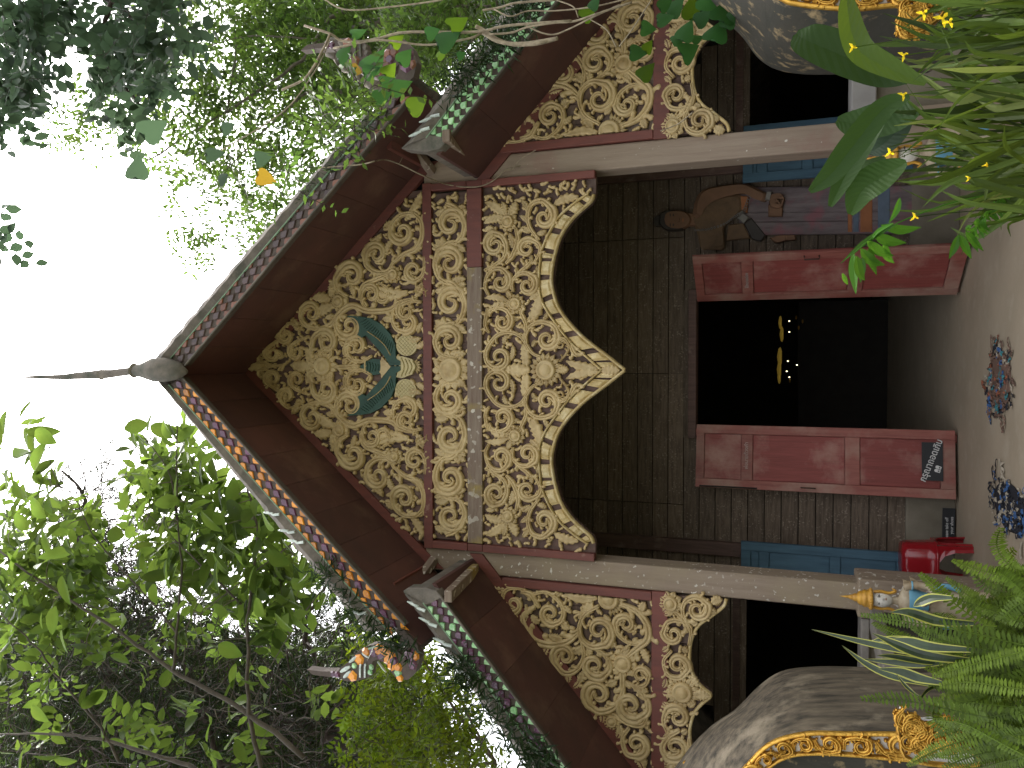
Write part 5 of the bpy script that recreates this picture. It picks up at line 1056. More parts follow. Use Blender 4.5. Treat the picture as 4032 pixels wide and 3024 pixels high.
# dark undergrowth below the ferns and blades (cannot be counted)
def scatter_leaves(name, n, boxes, size, m, wr=.35, kind='stuff', up=.5, parent=None, tri=False):
    V = []; F = []; k = 0
    A = rng.random((n, 3)); b = boxes; pos = np.stack([b[0][0]+(b[1][0]-b[0][0])*A[:, 0], b[0][1]+(b[1][1]-b[0][1])*A[:, 1], b[0][2]+(b[1][2]-b[0][2])*A[:, 2]], 1)
    return leaf_mesh(name, pos, rng.normal(0, 1, (n, 3))+np.array([0, 0, up]), rng.normal(0, 1, (n, 3)), size*rng.uniform(.6, 1.3, n), wr, m, kind, parent)
def leaf_mesh(name, pos, d, nr, ln, wr, m, kind=None, parent=None, bent=.12, full=False):
    n = len(pos); d = d/(np.linalg.norm(d, axis=1)[:, None]+1e-9); s_ = np.cross(d, nr); s_ /= np.linalg.norm(s_, axis=1)[:, None]+1e-9; nn = np.cross(s_, d); ln = np.asarray(ln)[:, None]; w_ = ln*wr/2
    if full:
        T6 = [(0, 0, 0), (.28, -.85, .12), (.28, 0, 0), (.28, .85, .12), (.62, -.9, .12), (.62, 0, .0), (.62, .9, .12), (1, 0, -.15)]; FC = [(0, 1, 2), (0, 2, 3), (1, 4, 5, 2), (2, 5, 6, 3), (4, 7, 5), (5, 7, 6)]
    else: T6 = [(0, 0, 0), (.42, -1, .1), (.5, 0, 0), (.42, 1, .1), (1, 0, -.12)]; FC = [(0, 1, 2), (0, 2, 3), (1, 4, 2), (2, 4, 3)]
    V = np.stack([pos+d*ln*a+s_*w_*b+nn*ln*c*bent*4 for a, b, c in T6], 1).reshape(-1, 3); k = len(T6)
    me = bpy.data.meshes.new(name); me.vertices.add(len(V)); me.vertices.foreach_set('co', V.ravel())
    lens = np.tile([len(f) for f in FC], n); idx = (np.arange(n)[:, None]*k+np.array([i for f in FC for i in f])[None]).ravel()
    me.loops.add(len(idx)); me.loops.foreach_set('vertex_index', idx.astype(np.int32)); me.polygons.add(len(lens)); st_ = np.concatenate([[0], np.cumsum(lens)[:-1]]); me.polygons.foreach_set('loop_start', st_.astype(np.int32)); me.polygons.foreach_set('loop_total', lens.astype(np.int32)) if False else None
    me.update(calc_edges=True); me.materials.append(m); o = bpy.data.objects.new(name, me); COL.objects.link(o)
    if kind: o['kind'] = kind
    if parent is not None: setp(o, parent)
    return o
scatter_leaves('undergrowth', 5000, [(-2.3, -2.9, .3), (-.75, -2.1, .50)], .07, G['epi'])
# snake plant
sn = thing('snake_plant', (-1.35, -2.3, .33), 'snake plant with yellow edged dark leaves rising among the ferns', 'plant')
SNL = [([(1620, 1140), (1400, 1090), (1230, 1010), (1080, 898)], 26), ([(1700, 960), (1480, 930), (1190, 870), (890, 797)], 24), ([(1950, 1000), (1620, 960), (1420, 890), (1268, 820)], 36), ([(1900, 925), (1640, 905), (1500, 870), (1392, 852)], 34), ([(1900, 960), (1600, 1010), (1400, 1000), (1205, 982)], 30),
 ([(1900, 760), (1680, 745), (1500, 690), (1378, 690)], 34), ([(1760, 600), (1640, 600), (1560, 630), (1525, 655)], 30), ([(1700, 1130), (1560, 1100), (1440, 1060), (1300, 1040)], 36), ([(1560, 1215), (1510, 1180), (1460, 1130), (1418, 1072)], 12), ([(1850, 1010), (1620, 1000), (1400, 965), (1300, 960)], 22), ([(1560, 1240), (1620, 1170), (1700, 1145)], 10), ([(1620, 900), (1500, 860), (1330, 860), (1240, 880)], 22)]
for p, w_ in SNL:
    Y1 = random.uniform(-2.45, -2.2); mb = MB(); pt = path3(C3(p), Y1, Y1+random.uniform(.0, .15), 14); blade(mb, pt, leafw(14, w_*C3s*.00082, 'snake'), random.uniform(-.3, .3), .35, (0, 1)); mb.obj('leaf', [M['snake'], M['snakey']], sn)
# ---------------------------------------------------------------- right foreground
CR_ = lambda pts: crop((2632, 0), .6329, pts)
gi = thing('ginger_plant', (1.0, -2.3, .3), 'broad leaved ginger plant with ribbed oblong leaves before the right pillar', 'plant')
GL = [([(1500, 500), (1330, 440), (1080, 330), (860, 240), (792, 205)], 105, 'broad', 'broad', -2.2), ([(1600, 520), (1400, 430), (1215, 330), (1150, 210), (1120, 60), (1110, -60)], 62, 'broad2', 'broad', -2.45), ([(1560, 700), (1400, 730), (1200, 760), (1046, 745)], 92, 'broad', 'broad', -2.25),
 ([(1500, 600), (1330, 680), (1150, 900), (1010, 1080), (878, 1192)], 62, 'broad', 'broad', -2.5), ([(1350, 720), (1230, 850), (1110, 1060), (1005, 1285)], 60, 'broad', 'broad', -2.4), ([(1480, 1010), (1330, 1090), (1200, 1180), (1130, 1335)], 80, 'broad', 'broad', -2.35), ([(1520, 660), (1430, 800), (1330, 900), (1245, 950)], 60, 'darkl', 'broad', -2.2), ([(1350, 980), (1230, 1050), (1150, 1090), (1090, 1140)], 46, 'broad', 'broad', -2.2)]
def broadleaf(pt, hw, m, parent, veins=True):
    n = len(pt); mb = MB(); Tn = np.gradient(pt, axis=0); Tn /= np.linalg.norm(Tn, axis=1)[:, None]; V = []; us = np.linspace(-1, 1, 9); tl = random.uniform(-.4, .4)
    for i in range(n):
        nv = view_n(pt[i]); s_ = np.cross(Tn[i], nv); s_ /= np.linalg.norm(s_); up = np.cross(s_, Tn[i]); s2 = s_*math.cos(tl)+up*math.sin(tl); u2 = -s_*math.sin(tl)+up*math.cos(tl)
        for j, q in enumerate(us): V.append(pt[i]+s2*q*hw[i]-u2*hw[i]*.3*(1-abs(q))+u2*.0007*((i+abs(j-4)) % 2))
    mb.add(V, [(i*9+j, i*9+j+1, (i+1)*9+j+1, (i+1)*9+j) for i in range(n-1) for j in range(8)]); o = mb.obj('leaf', m, None); setp(o, parent); return o
for p, w_, m, sh, Y in GL: broadleaf(path3(CR_(p), Y-.1, Y+.05, 28), leafw(28, w_*.6329*.00108, sh), G[m], gi)
# iris clumps with strap blades and yellow flowers
irs = [thing('iris_clump', (.45+.32*k, -2.6, .3), lb, 'plant', 'walking iris clumps in the right foreground') for k, lb in enumerate(['tall grassy iris clump nearest the doorway, with one yellow flower low in front', 'grassy iris clump standing before the right pillar', 'grassy iris clump below the pale parapet ledge', 'grassy iris clump in front of the dark niche with paired yellow flowers', 'grassy iris clump at the far right edge'])]
rr = random.Random(23)
for i in range(300):
    by = rr.uniform(-260, 1350); L = rr.uniform(250, 950); an = rr.gauss(.02, .26); bx = rr.uniform(2230, 2330); tx = bx-L*math.cos(an)
    if by > 1180: L *= .6
    ty = by+L*math.sin(an); tx = bx-L*math.cos(an)
    if tx < 1180: tx = 1180+rr.random()*60
    if ty > 1380 and tx < 2000: continue
    cv = rr.gauss(0, .12)*L; droop_ = rr.random() < .3
    pts = [(bx, by), (bx*.65+tx*.35, by*.65+ty*.35+cv*.5), (bx*.3+tx*.7, by*.3+ty*.7+cv), (tx+(80 if droop_ else 0), ty+cv*(.4 if not droop_ else 2.2))]
    Y1 = rr.uniform(-2.8, -2.05); k = min(4, max(0, int((1250-by)/330))); mb = MB(); w_ = rr.uniform(.004, .0105)
    blade(mb, path3(CR_(pts), Y1, Y1+rr.uniform(-.1, .3), 10), leafw(10, w_, 'strap'), rr.uniform(-1, 1), .3); o = mb.obj('blade', G['iris2' if rr.random() < .07 else 'iris'], irs[k])
BL = [([(2230, 640), (2000, 560), (1800, 620), (1560, 455)], 26), ([(2230, 520), (1900, 660), (1600, 700), (1300, 690)], 20), ([(1650, 265), (1450, 275), (1250, 285)], 14), ([(1980, 330), (1700, 200), (1335, 82)], 18), ([(2080, 35), (1800, 20), (1500, 0)], 16), ([(2230, 600), (2080, 480), (2000, 490)], 22), ([(1900, 850), (1840, 860), (1785, 850)], 26)]
for p, w_ in BL: mb = MB(); Y1 = random.uniform(-2.7, -2.4); blade(mb, path3(CR_(p), Y1, Y1+.1, 12), leafw(12, w_*.6329*.00105, 'lance'), .3, .3); mb.obj('blade', G['iris' if w_ != 26 else 'iris2'], irs[2])
for (x, y, s_) in ((1145, 295, 1), (1462, 345, 1.1), (1460, 592, 1), (1585, 85, 1.2), (1705, 115, 1.6), (1748, 138, 1.1), (1375, 950, 1), (1530, 1350, .9), (1975, 1028, .6), (1866, 1110, .6)):
    c = P(2632+.6329*x, .6329*y, -2.72); mb = MB(); a0 = random.random()*6
    for k in range(3):
        a = a0+2*PI*k/3; d = R_*math.cos(a)+U_*math.sin(a); e = c+d*.016*s_+F_*.004; blade(mb, [c, (c+e)/2-F_*.004, e], [.002, .0036*s_, .0008], 0, .3)
    mb.ell(c-F_*.003, (.004, .004, .004), 6, 4); k = 0 if y > 1000 else (1 if y > 700 else (2 if y > 400 else 3)); mb.obj('flower', G['petal'], irs[k])
    mb = MB(); mb.tube(smoothpath([c, c+F_*.02+np.array([.01, 0, -.12]), c+np.array([.02, .05, -.45])], 8), .0016, 5); mb.obj('flower_stem', G['iris'], irs[k])
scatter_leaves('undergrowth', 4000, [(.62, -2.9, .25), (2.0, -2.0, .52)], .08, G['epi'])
# bamboo-like sprigs
bs = thing('bamboo_sprig', (.42, -2.4, .3), 'bright bamboo sprig with pointed leaves overlapping the right red door', 'plant')
BP_ = [([(1320, 1400), (1450, 1430), (1572, 1414)], 24), ([(1280, 1458), (1370, 1500), (1480, 1510)], 26), ([(1235, 1500), (1310, 1560), (1402, 1592)], 26), ([(1195, 1545), (1260, 1620), (1348, 1650)], 24), ([(1150, 1570), (1150, 1700), (1166, 1830)], 24), ([(1430, 1385), (1230, 1500), (1070, 1640)], 14), ([(1340, 1512), (1360, 1590), (1405, 1638)], 22), ([(1245, 1545), (1262, 1620), (1295, 1710)], 22),
 ([(1170, 1590), (1190, 1690), (1222, 1745)], 24), ([(1205, 1600), (1200, 1680), (1195, 1760)], 20), ([(1080, 1700), (1100, 1740), (1118, 1772)], 12), ([(1400, 1385), (1300, 1440), (1250, 1510)], 10), ([(1440, 1230), (1420, 1310), (1370, 1390)], 14)]
for p, w_ in BP_: Y1 = random.uniform(-2.55, -2.4); mb = MB(); blade(mb, path3(CR_(p), Y1, Y1+.04, 10), leafw(10, w_*.6329*.00105), random.uniform(-.5, .5), .3); mb.obj('leaf', G['bamboo'], bs)
MB().tube(path3(CR_([(2230, 1180), (1800, 1250), (1430, 1385), (1270, 1480), (1150, 1580)]), -2.5, -2.48, 14), .0022, 5).obj('stem', G['bamboo'], bs)
bs2 = thing('bamboo_sprig', (.62, -2.4, .3), 'second bamboo sprig hanging above the porch floor at the door foot', 'plant')
for i in range(26):
    t = i/26; x, y = 2212-340*t, 1090+350*t+random.uniform(-30, 30); an = random.uniform(.3, 1.2)*random.choice((1, 1, -1)); L = random.uniform(80, 150)
    Y1 = random.uniform(-2.5, -2.4); mb = MB(); blade(mb, path3(CR_([(x, y), (x-L*.5*math.cos(an)+L*.2, y+L*.5*abs(math.sin(an))), (x+L*.2, y+L*abs(math.sin(an)))]), Y1, Y1+.05, 9), leafw(9, .0085), random.uniform(-.6, .6), .3); mb.obj('leaf', G['bamboo'], bs2)
for p in ([(1805, 1460), (1780, 1540), (1745, 1612)], [(1812, 1460), (1850, 1540), (1885, 1610)], [(1850, 1440), (1900, 1500), (1960, 1560)]):
    mb = MB(); blade(mb, path3(CR_(p), -2.45, -2.4, 9), leafw(9, .012), .2, .3); mb.obj('leaf', G['bamboo'], bs2)
MB().tube(path3(CR_([(2240, 1080), (2050, 1250), (1850, 1440)]), -2.45, -2.42, 10), .002, 5).obj('stem', G['bamboo'], bs2)

# ---------------------------------------------------------------- vine over the right roof
VY = -1.15
vn = thing('climbing_vine', (1.9, -1.1, 2.2), 'bare woody vine with heart shaped leaves hanging over the right side roof', 'vine')
CA = lambda pts: crop((1300, 0), .6329, pts); CRR = lambda pts: crop((1900, 0), .4521, pts)
VB = [(CRR([(-60, 230), (0, 260), (120, 340), (250, 385), (420, 385), (520, 370), (655, 332)]), 7.5), (CRR([(60, 300), (250, 285), (400, 235), (620, 200), (800, 185), (1000, 120), (1300, 20)]), 4), (CRR([(380, 222), (500, 280), (620, 302), (760, 250), (960, 150), (1200, 40)]), 3), (CRR([(0, 90), (150, 65), (300, 25), (640, 0)]), 4), (CRR([(100, 80), (240, 142), (400, 95), (620, 95), (960, 60), (1300, -20)]), 2.6),
 (CRR([(640, 0), (790, 60), (835, 155)]), 2.4), (CRR([(930, 165), (1080, 260), (1165, 410)]), 2.2), (CRR([(1470, 0), (1300, 260), (1190, 405)]), 2.2), (CA([(-160, 160), (0, 210), (60, 250), (150, 262), (300, 240), (470, 200), (900, 200), (1100, 160), (1500, 130)]), 5), (CA([(20, 300), (300, 250), (600, 280), (860, 240), (950, 200)]), 4), (CA([(-300, 560), (-150, 480), (-40, 300), (0, 210)]), 5),
 (CA([(950, 205), (1050, 260), (1200, 272), (1415, 240)]), 7), (CA([(-700, 950), (-300, 700), (-100, 450), (0, 250)]), 2.4), (CA([(-60, -20), (100, 60), (400, 40), (700, 0)]), 3), (CRR([(1830, 980), (1700, 1080), (1550, 1140)]), 2)]
for p, r in VB: MB().tube(smoothpath([P(a, b, VY+random.uniform(-.03, .03)) for a, b in p], 26), r*.0015, 7).obj('vine_stem', M['vinew'], vn, smooth=True)
p = crop((1350, 350), .3165, [(-300, 985), (0, 960), (240, 938), (400, 900), (520, 880), (700, 935), (1000, 1080), (1300, 1190), (1560, 1222), (1750, 1200), (1900, 1120), (2020, 1010), (2212, 960)])
MB().tube(smoothpath([P(a, b, -.86 if i < 4 else (-.5 if i < 7 else -.06)) for i, (a, b) in enumerate(p)], 50), .0045, 6).obj('vine_tendril', M['vinew'], vn, smooth=True)
for pp_ in ([(490, 160), (620, 420), (640, 560), (600, 760)], [(2040, 1010), (2110, 1000), (2200, 880), (2400, 760)], [(700, 930), (740, 850), (700, 790), (620, 740)]):
    MB().tube(smoothpath([P(a, b, -.3) for a, b in crop((1350, 350), .3165, pp_)], 14), .0024, 5).obj('vine_tendril', M['vinew'], vn)
HT = [(0, 0), (-.12, .18), (-.10, .36), (.05, .48), (.25, .46), (.5, .34), (.75, .17), (1, 0)]
def heart(c, R, tipang, m, parent, Y, tilt=None):
    "c photo centre, R half length in photo px, tipang: direction of the tip in the photo"
    c3 = P(c[0], c[1], Y); s = np.linalg.norm(P(c[0]+10, c[1], Y)-c3)/10*R*1.9; d = R_*(-math.sin(tipang))+U_*(-math.cos(tipang)); sd_ = np.cross(d, F_); sd_ /= np.linalg.norm(sd_)
    t1, t2 = (random.uniform(-.5, .5), random.uniform(-.5, .5)); d = d*math.cos(t1)+F_*math.sin(t1); nn = np.cross(sd_, d); sd_ = sd_*math.cos(t2)+nn*math.sin(t2); nn = np.cross(sd_, d)
    V = []; mb = MB(); k = len(HT)
    for a, b in HT: V.append(c3+d*(a-.45)*s-nn*.02*s*math.sin(a*3))
    for sg in (-1, 1):
        for a, b in HT: V.append(c3+d*(a-.45)*s+sd_*sg*b*s+nn*(b*.22)*s-nn*.06*s*a*a)
    F2 = []
    for q in (1, 2):
        for i in range(k-1): f_ = (i, i+1, q*k+i+1, q*k+i); F2.append(f_ if q == 1 else tuple(reversed(f_)))
    mb.add(V, F2); o = mb.obj('leaf', m, None, smooth=True); setp(o, parent); return o
HL = [(CRR([(2050, 265)])[0], 62, .2), (CRR([(1780, 260)])[0], 46, .2), (CRR([(1810, 440)])[0], 55, .6), (CRR([(1830, 60)])[0], 55, -.3), (CRR([(1690, 50)])[0], 44, .5), (CRR([(2110, 90)])[0], 66, .1), (CRR([(1600, 160)])[0], 38, 1.2), (CRR([(1450, 250)])[0], 36, 1.2), (CRR([(1365, 460)])[0], 38, 1.3), (CRR([(1435, 615)])[0], 42, .5), (CRR([(930, 100)])[0], 38, .6), (CRR([(980, 20)])[0], 30, .4),
 (CRR([(1450, 400)])[0], 30, .2), (CRR([(2000, 0)])[0], 60, .3), (CRR([(1930, 150)])[0], 40, .8), (CRR([(2150, 160)])[0], 40, .1), (CRR([(1720, 330)])[0], 36, .9), (CRR([(1870, 330)])[0], 34, .9), (CRR([(1600, 30)])[0], 34, .6), (CRR([(2240, 20)])[0], 50, .1)]
HL += [(CA([q])[0], r, a) for q, r, a in (((280, 370), 52, .4), ((375, 430), 34, .3), ((470, 350), 34, .5), ((440, 530), 46, .9), ((545, 650), 44, .9), ((260, 440), 34, 1), ((740, 240), 50, .9), ((800, 140), 44, .7), ((820, 340), 20, 1), ((330, 600), 36, .9), ((420, 250), 30, .5), ((360, 500), 30, .9), ((640, 200), 30, 1), ((700, 330), 26, .8), ((90, 330), 36, .7), ((180, 200), 30, .9))]
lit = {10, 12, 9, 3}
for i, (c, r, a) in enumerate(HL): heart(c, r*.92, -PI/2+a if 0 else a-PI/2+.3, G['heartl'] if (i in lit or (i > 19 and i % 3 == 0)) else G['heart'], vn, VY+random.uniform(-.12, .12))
heart(CA([(165, 440)])[0], 24, .4, G['yellow'], vn, VY); heart((1052, 704), 32, .3, G['yellow'], vn, VY)
for c, r in (((850, 605), 30), ((1040, 620), 30), ((540, 655), 40), ((610, 505), 44), ((880, 700), 24), ((900, 500), 26)): heart(c, r, random.uniform(-1.6, 0), G['darkl'], vn, VY-.1)

# ---------------------------------------------------------------- trees
def inpoly(x, y, poly):
    c = False; n = len(poly)
    for i in range(n):
        x1, y1 = poly[i]; x2, y2 = poly[i-1]
        if (y1 > y) != (y2 > y) and x < (x2-x1)*(y-y1)/(y2-y1)+x1: c = not c
    return c
def sample(poly, n, r, soft=0):
    xs = [p[0] for p in poly]; ys = [p[1] for p in poly]; out = []
    while len(out) < n:
        x, y = r.uniform(min(xs), max(xs)), r.uniform(min(ys), max(ys))
        if inpoly(x, y, poly): out.append((x+r.gauss(0, soft), y+r.gauss(0, soft)))
    return out
def crown(poly, n, Yr, twig, nl, ll, wr, m, parent, seed, name='crown', soft=25, skel=None, full=False, needle=False, twigm='barkd', lat=.35, every=1, twr=.003):
    r = random.Random(seed); g_ = np.random.default_rng(seed); cs = sample(poly, n, r, soft); pos = []; D = []; Nn = []; Ls = []; tw = MB()
    for i, (x, y) in enumerate(cs):
        c = P(x, y, r.uniform(*Yr)); d = g_.normal(0, 1, 3)*np.array([1, 1, .6])+np.array([0, 0, -.15]); d /= np.linalg.norm(d); L = twig*r.uniform(.6, 1.3); sag = np.array([0, 0, -.25*L])
        if i % every == 0: tw.tube([c, c+d*L*.5+sag*.2, c+d*L+sag], [twr, twr*.8, twr*.4], 3, cap=False)
        if needle:
            e = c+d*L+sag*.5; q = g_.normal(0, 1, (nl, 3))+d*1.3; pos.append(np.repeat(e[None], nl, 0)+g_.normal(0, .02, (nl, 3))); D.append(q); Nn.append(g_.normal(0, 1, (nl, 3))); Ls.append(ll*g_.uniform(.7, 1.2, nl)); continue
        t = (np.arange(nl)+.5)/nl; sd_ = np.cross(d, g_.normal(0, 1, 3)); sd_ /= np.linalg.norm(sd_); p = c+d*L*t[:, None]+sag*(t**2)[:, None]; alt = np.where(np.arange(nl) % 2 == 0, 1, -1)[:, None]
        q = sd_*alt+d*.5+g_.normal(0, lat, (nl, 3)); up = np.cross(d, sd_)+g_.normal(0, .4, (nl, 3)); pos.append(p); D.append(q); Nn.append(up); Ls.append(ll*g_.uniform(.7, 1.25, nl))
    leaf_mesh(name, np.vstack(pos), np.vstack(D), np.vstack(Nn), np.concatenate(Ls), wr, m, None, parent, full=full)
    if tw.v: tw.obj('twigs', M[twigm], parent)['kind'] = 'stuff'
    return cs
def limb(px, Y, r0, r1, parent, m='bark', n=24, name='branch', Y2=None):
    k = len(px); Ys = np.linspace(Y, Y if Y2 is None else Y2, k); p = smoothpath([P(a, b, yy) for (a, b), yy in zip(px, Ys)], n); p = p+rng.normal(0, r0*.25, p.shape); o = MB().tube(p, np.linspace(r0, r1, n), 7).obj(name, M[m], None, smooth=True); setp(o, parent); return p
def tangle(poly, n, Yr, parent, seed, r0=.012, m='barkd', L=260):
    r = random.Random(seed); mb = MB()
    for x, y in sample(poly, n, r, 10):
        an = r.uniform(0, 2*PI); Y = r.uniform(*Yr); pts = []; step = L*r.uniform(.5, 1.2)/9
        for j in range(10): pts.append(P(x, y, Y)); an += r.gauss(0, .3); x += step*math.cos(an); y += step*math.sin(an); Y += r.gauss(0, .05)
        mb.tube(smoothpath(pts, 14), np.linspace(r0, r0*.25, 14)*r.uniform(.5, 1.2), 4, cap=False)
    o = mb.obj('twigs', M[m], parent); o['kind'] = 'stuff'; return o
def trunk(top, ground_xy, r0, r1, parent, m='bark'):
    b = np.array([ground_xy[0], ground_xy[1], -.6]); t = np.array(top); p = smoothpath([b, b*.6+t*.4+np.array([.15, .1, 0]), t], 16); o = MB().tube(p, np.linspace(r0, r1, 16), 10).obj('trunk', M[m], None, smooth=True); setp(o, parent)
A3 = lambda pts: crop((0, 1974), .6329, pts); A2 = lambda pts: crop((0, 1000), .6329, pts); A1 = lambda pts: crop((0, 0), .6329, pts)
# right-hand fine-leaved tree
tr = thing('fine_leaved_tree', (5.2, 5.5, -.5), 'tall tree with fine feathery leaflets over the right side roof', 'tree')
crown([(330, 330), (420, 200), (620, 60), (760, -20), (2000, -60), (1900, 180), (1560, 330), (1420, 470), (1180, 720), (1000, 960), (880, 930), (860, 820), (640, 740), (560, 560), (380, 540), (240, 600), (250, 470)], 800, (4.2, 7.0), .75, 17, .135, .40, G['fine'], tr, 31, soft=22)
crown([(900, 0), (1700, 0), (1560, 300), (1400, 420), (1250, 500), (1050, 420), (900, 300)], 330, (5, 8), .7, 16, .15, .42, G['fine'], tr, 32, soft=25)
crown([(620, 880), (820, 820), (900, 960), (860, 1040), (680, 1010)], 26, (4.2, 5), .5, 10, .12, .36, G['fine'], tr, 33, soft=18); crown([(150, 440), (260, 380), (360, 560), (300, 640), (180, 560)], 30, (4.2, 5), .5, 10, .11, .36, G['fine'], tr, 34, soft=18)
crown([(1120, 740), (1300, 560), (1420, 450), (1500, 350), (1380, 300), (1200, 480), (1060, 700)], 46, (-1.7, -1.1), .3, 11, .06, .42, G['fine'], tr, 35, 'hanging_leaves', soft=24)
for p, r in ((A1([(2212, 20), (2050, 130), (1930, 330), (1780, 450), (1400, 700), (1150, 850), (950, 980), (700, 1080)]), .035), (A1([(2212, 600), (1960, 560), (1720, 740), (1560, 900), (1400, 1060)]), .03), (A1([(1480, 280), (1460, 400), (1420, 640), (1380, 760)]), .03), (A1([(700, 0), (800, 90), (960, 210), (1100, 330)]), .05), (A1([(2212, 300), (1900, 240), (1500, 230), (1200, 330)]), .02)): limb(p, 5, r, r*.3, tr)
trunk(P(1400, 120, 5.5), (5.2, 5.5), .22, .12, tr); limb([(1300, 180), (1380, 260), (1470, 330), (1560, 420)], 1.5, .09, .05, tr, 'bark')
# dark round-leaved tree overhead, top left of the photo
t2 = thing('dark_leaved_tree', (4.6, .5, -.5), 'nearly black round leaved branches against the white sky above the right roof', 'tree')
crown([(-40, -60), (200, -40), (260, 40), (180, 130), (110, 210), (160, 280), (180, 420), (100, 480), (-40, 470)], 120, (.5, 2.5), .42, 10, .15, .62, G['darkl'], t2, 41, soft=12, full=True)
crown([(330, 100), (440, 0), (560, -30), (700, 60), (700, 270), (600, 400), (480, 520), (400, 400), (310, 270)], 105, (.5, 2.5), .42, 10, .15, .62, G['darkl'], t2, 42, soft=14, full=True)
crown([(-20, 490), (40, 500), (20, 560), (-20, 560)], 6, (.5, 1), .3, 6, .13, .6, G['darkl'], t2, 44, soft=6, full=True); crown([(-30, 830), (30, 840), (70, 930), (30, 1010), (-30, 1000)], 5, (.5, 1), .3, 5, .14, .75, G['darkl'], t2, 43, soft=10, full=True)
limb(A1([(700, 0), (620, 300), (750, 500), (860, 640)]), 1.5, .03, .01, t2, 'barkd'); trunk(P(-100, -150, 1.5), (4.6, .5), .2, .08, t2, 'barkd'); limb([(-100, -150), (200, -80), (440, 0), (560, 130)], 1.5, .07, .02, t2, 'barkd')
# left broad-leaved tree: limbs traced, each big leaf its own piece
t3 = thing('broad_leaved_tree', (-4.4, 1.4, -.5), 'tree with big fresh green oval leaves beside the left eave', 'tree')
lm = []
for p, r in ((A3([(1100, -500), (1100, 0), (1120, 300), (1130, 450), (1100, 800), (1085, 1050)]), .026), (A3([(1500, -200), (1560, 0), (1600, 250), (1545, 650), (1540, 900), (1550, 1300), (1620, 1659)]), .04), (A3([(0, 310), (250, 500), (560, 690), (900, 920), (1100, 1070), (1500, 1290), (1900, 1590)]), .045), (A3([(930, 90), (1110, 260), (1500, 640)]), .02), (A3([(480, 0), (600, 240), (920, 600), (1100, 820)]), .02),
 (A3([(0, 700), (200, 880), (390, 1130), (620, 1400), (740, 1620)]), .03), (A3([(-40, 1450), (380, 1450), (700, 1500), (1100, 1620), (1400, 1760)]), .045), (A2([(870, 1110), (960, 1220), (1060, 1380), (1100, 1659)]), .016), (A2([(90, 1700), (210, 1520), (330, 1440), (440, 1480)]), .014), (A2([(20, 1300), (40, 1150), (60, 1050)]), .012), (A3([(900, 1000), (1350, 620), (1900, 200)]), .012), (A3([(1560, 1290), (1700, 1000), (1890, 700), (2060, 480)]), .014), (A3([(1290, 1290), (1480, 1310), (1560, 1290)]), .012)):
    rev = p[::-1]; lm.append(limb(rev, 1.4, r*.62, r*.22, t3, 'barkm', 26))
trunk(P(1500, 3150, 1.4), (-4.4, 1.4), .2, .1, t3)
def leaf_tmpl(wr):
    mb = MB(); n = 9; us = (-1, -.5, 0, .5, 1); V = []
    for i in range(n):
        t = i/(n-1); hw = max(.003, wr/2*math.sin(PI*(t**.85*.96+.02))**.8)
        for q in us: V.append((t, q*hw, .10*abs(q)*hw*3-.14*t*t))
    mb.add(V, [(i*5+j, i*5+j+1, (i+1)*5+j+1, (i+1)*5+j) for i in range(n-1) for j in range(4)]); me = bpy.data.meshes.new('leaf'); me.from_pydata(mb.v, [], mb.f); me.materials.append(G['big']); me.polygons.foreach_set('use_smooth', [True]*len(me.polygons)); me.update(); return me
LT = [leaf_tmpl(.5), leaf_tmpl(.58), leaf_tmpl(.44)]
rr = random.Random(77); cnt = 0
regs = [([(520, 1650), (700, 1610), (860, 1880), (1040, 1980), (1190, 2150), (1290, 2290), (1160, 2420), (960, 2460), (760, 2420), (560, 2280), (470, 2080), (500, 1850)], 165), ([(-20, 1620), (80, 1600), (180, 1680), (230, 1760), (260, 1950), (330, 2060), (340, 2260), (240, 2400), (60, 2460), (-20, 2400)], 75), ([(0, 2400), (900, 2450), (1100, 2700), (900, 3000), (0, 3000)], 38)]
for poly, n in regs:
    for x, y in sample(poly, n, rr, 6):
        c = P(x, y, 1.4+rr.uniform(-.5, .5)); e = Vector((rr.gauss(0, 1), rr.gauss(0, .6), rr.uniform(-.7, .7))).normalized(); nrm = Vector((rr.gauss(0, .5), -.6+rr.gauss(0, .5), .8)).normalized(); yv = nrm.cross(e).normalized(); zv = e.cross(yv); s = rr.uniform(.20, .34)*(1.1 if x < 400 and y < 2200 else 1)
        o = bpy.data.objects.new('leaf', rr.choice(LT)); COL.objects.link(o); o.parent = t3; o.matrix_parent_inverse = Matrix.Translation(BASE[t3.name]).inverted()
        o.matrix_basis = Matrix(((e[0]*s, yv[0]*s, zv[0]*s, c[0]), (e[1]*s, yv[1]*s, zv[1]*s, c[1]), (e[2]*s, yv[2]*s, zv[2]*s, c[2]), (0, 0, 0, 1))); cnt += 1
mb = MB(); allp = np.vstack(lm)
for poly, n in regs:
    for x, y in sample(poly, int(n*.35), rr, 6):
        c = P(x, y, 1.4+rr.uniform(-.3, .3)); j = np.argmin(np.linalg.norm(allp-c, axis=1)); q = allp[j]; mb.tube(smoothpath([q, (q+c)/2+np.array([0, 0, .06]), c], 6), [.007, .006, .005, .004, .003, .002], 4, cap=False)
mb.obj('twigs', M['bark'], t3)['kind'] = 'stuff'
crown([(560, 1700), (720, 1700), (860, 1920), (1160, 2150), (1250, 2300), (1100, 2440), (800, 2420), (560, 2250), (500, 2000)], 170, (1.6, 3.2), .5, 9, .21, .5, G['big'], t3, 55, 'inner_leaves', soft=10, full=True)
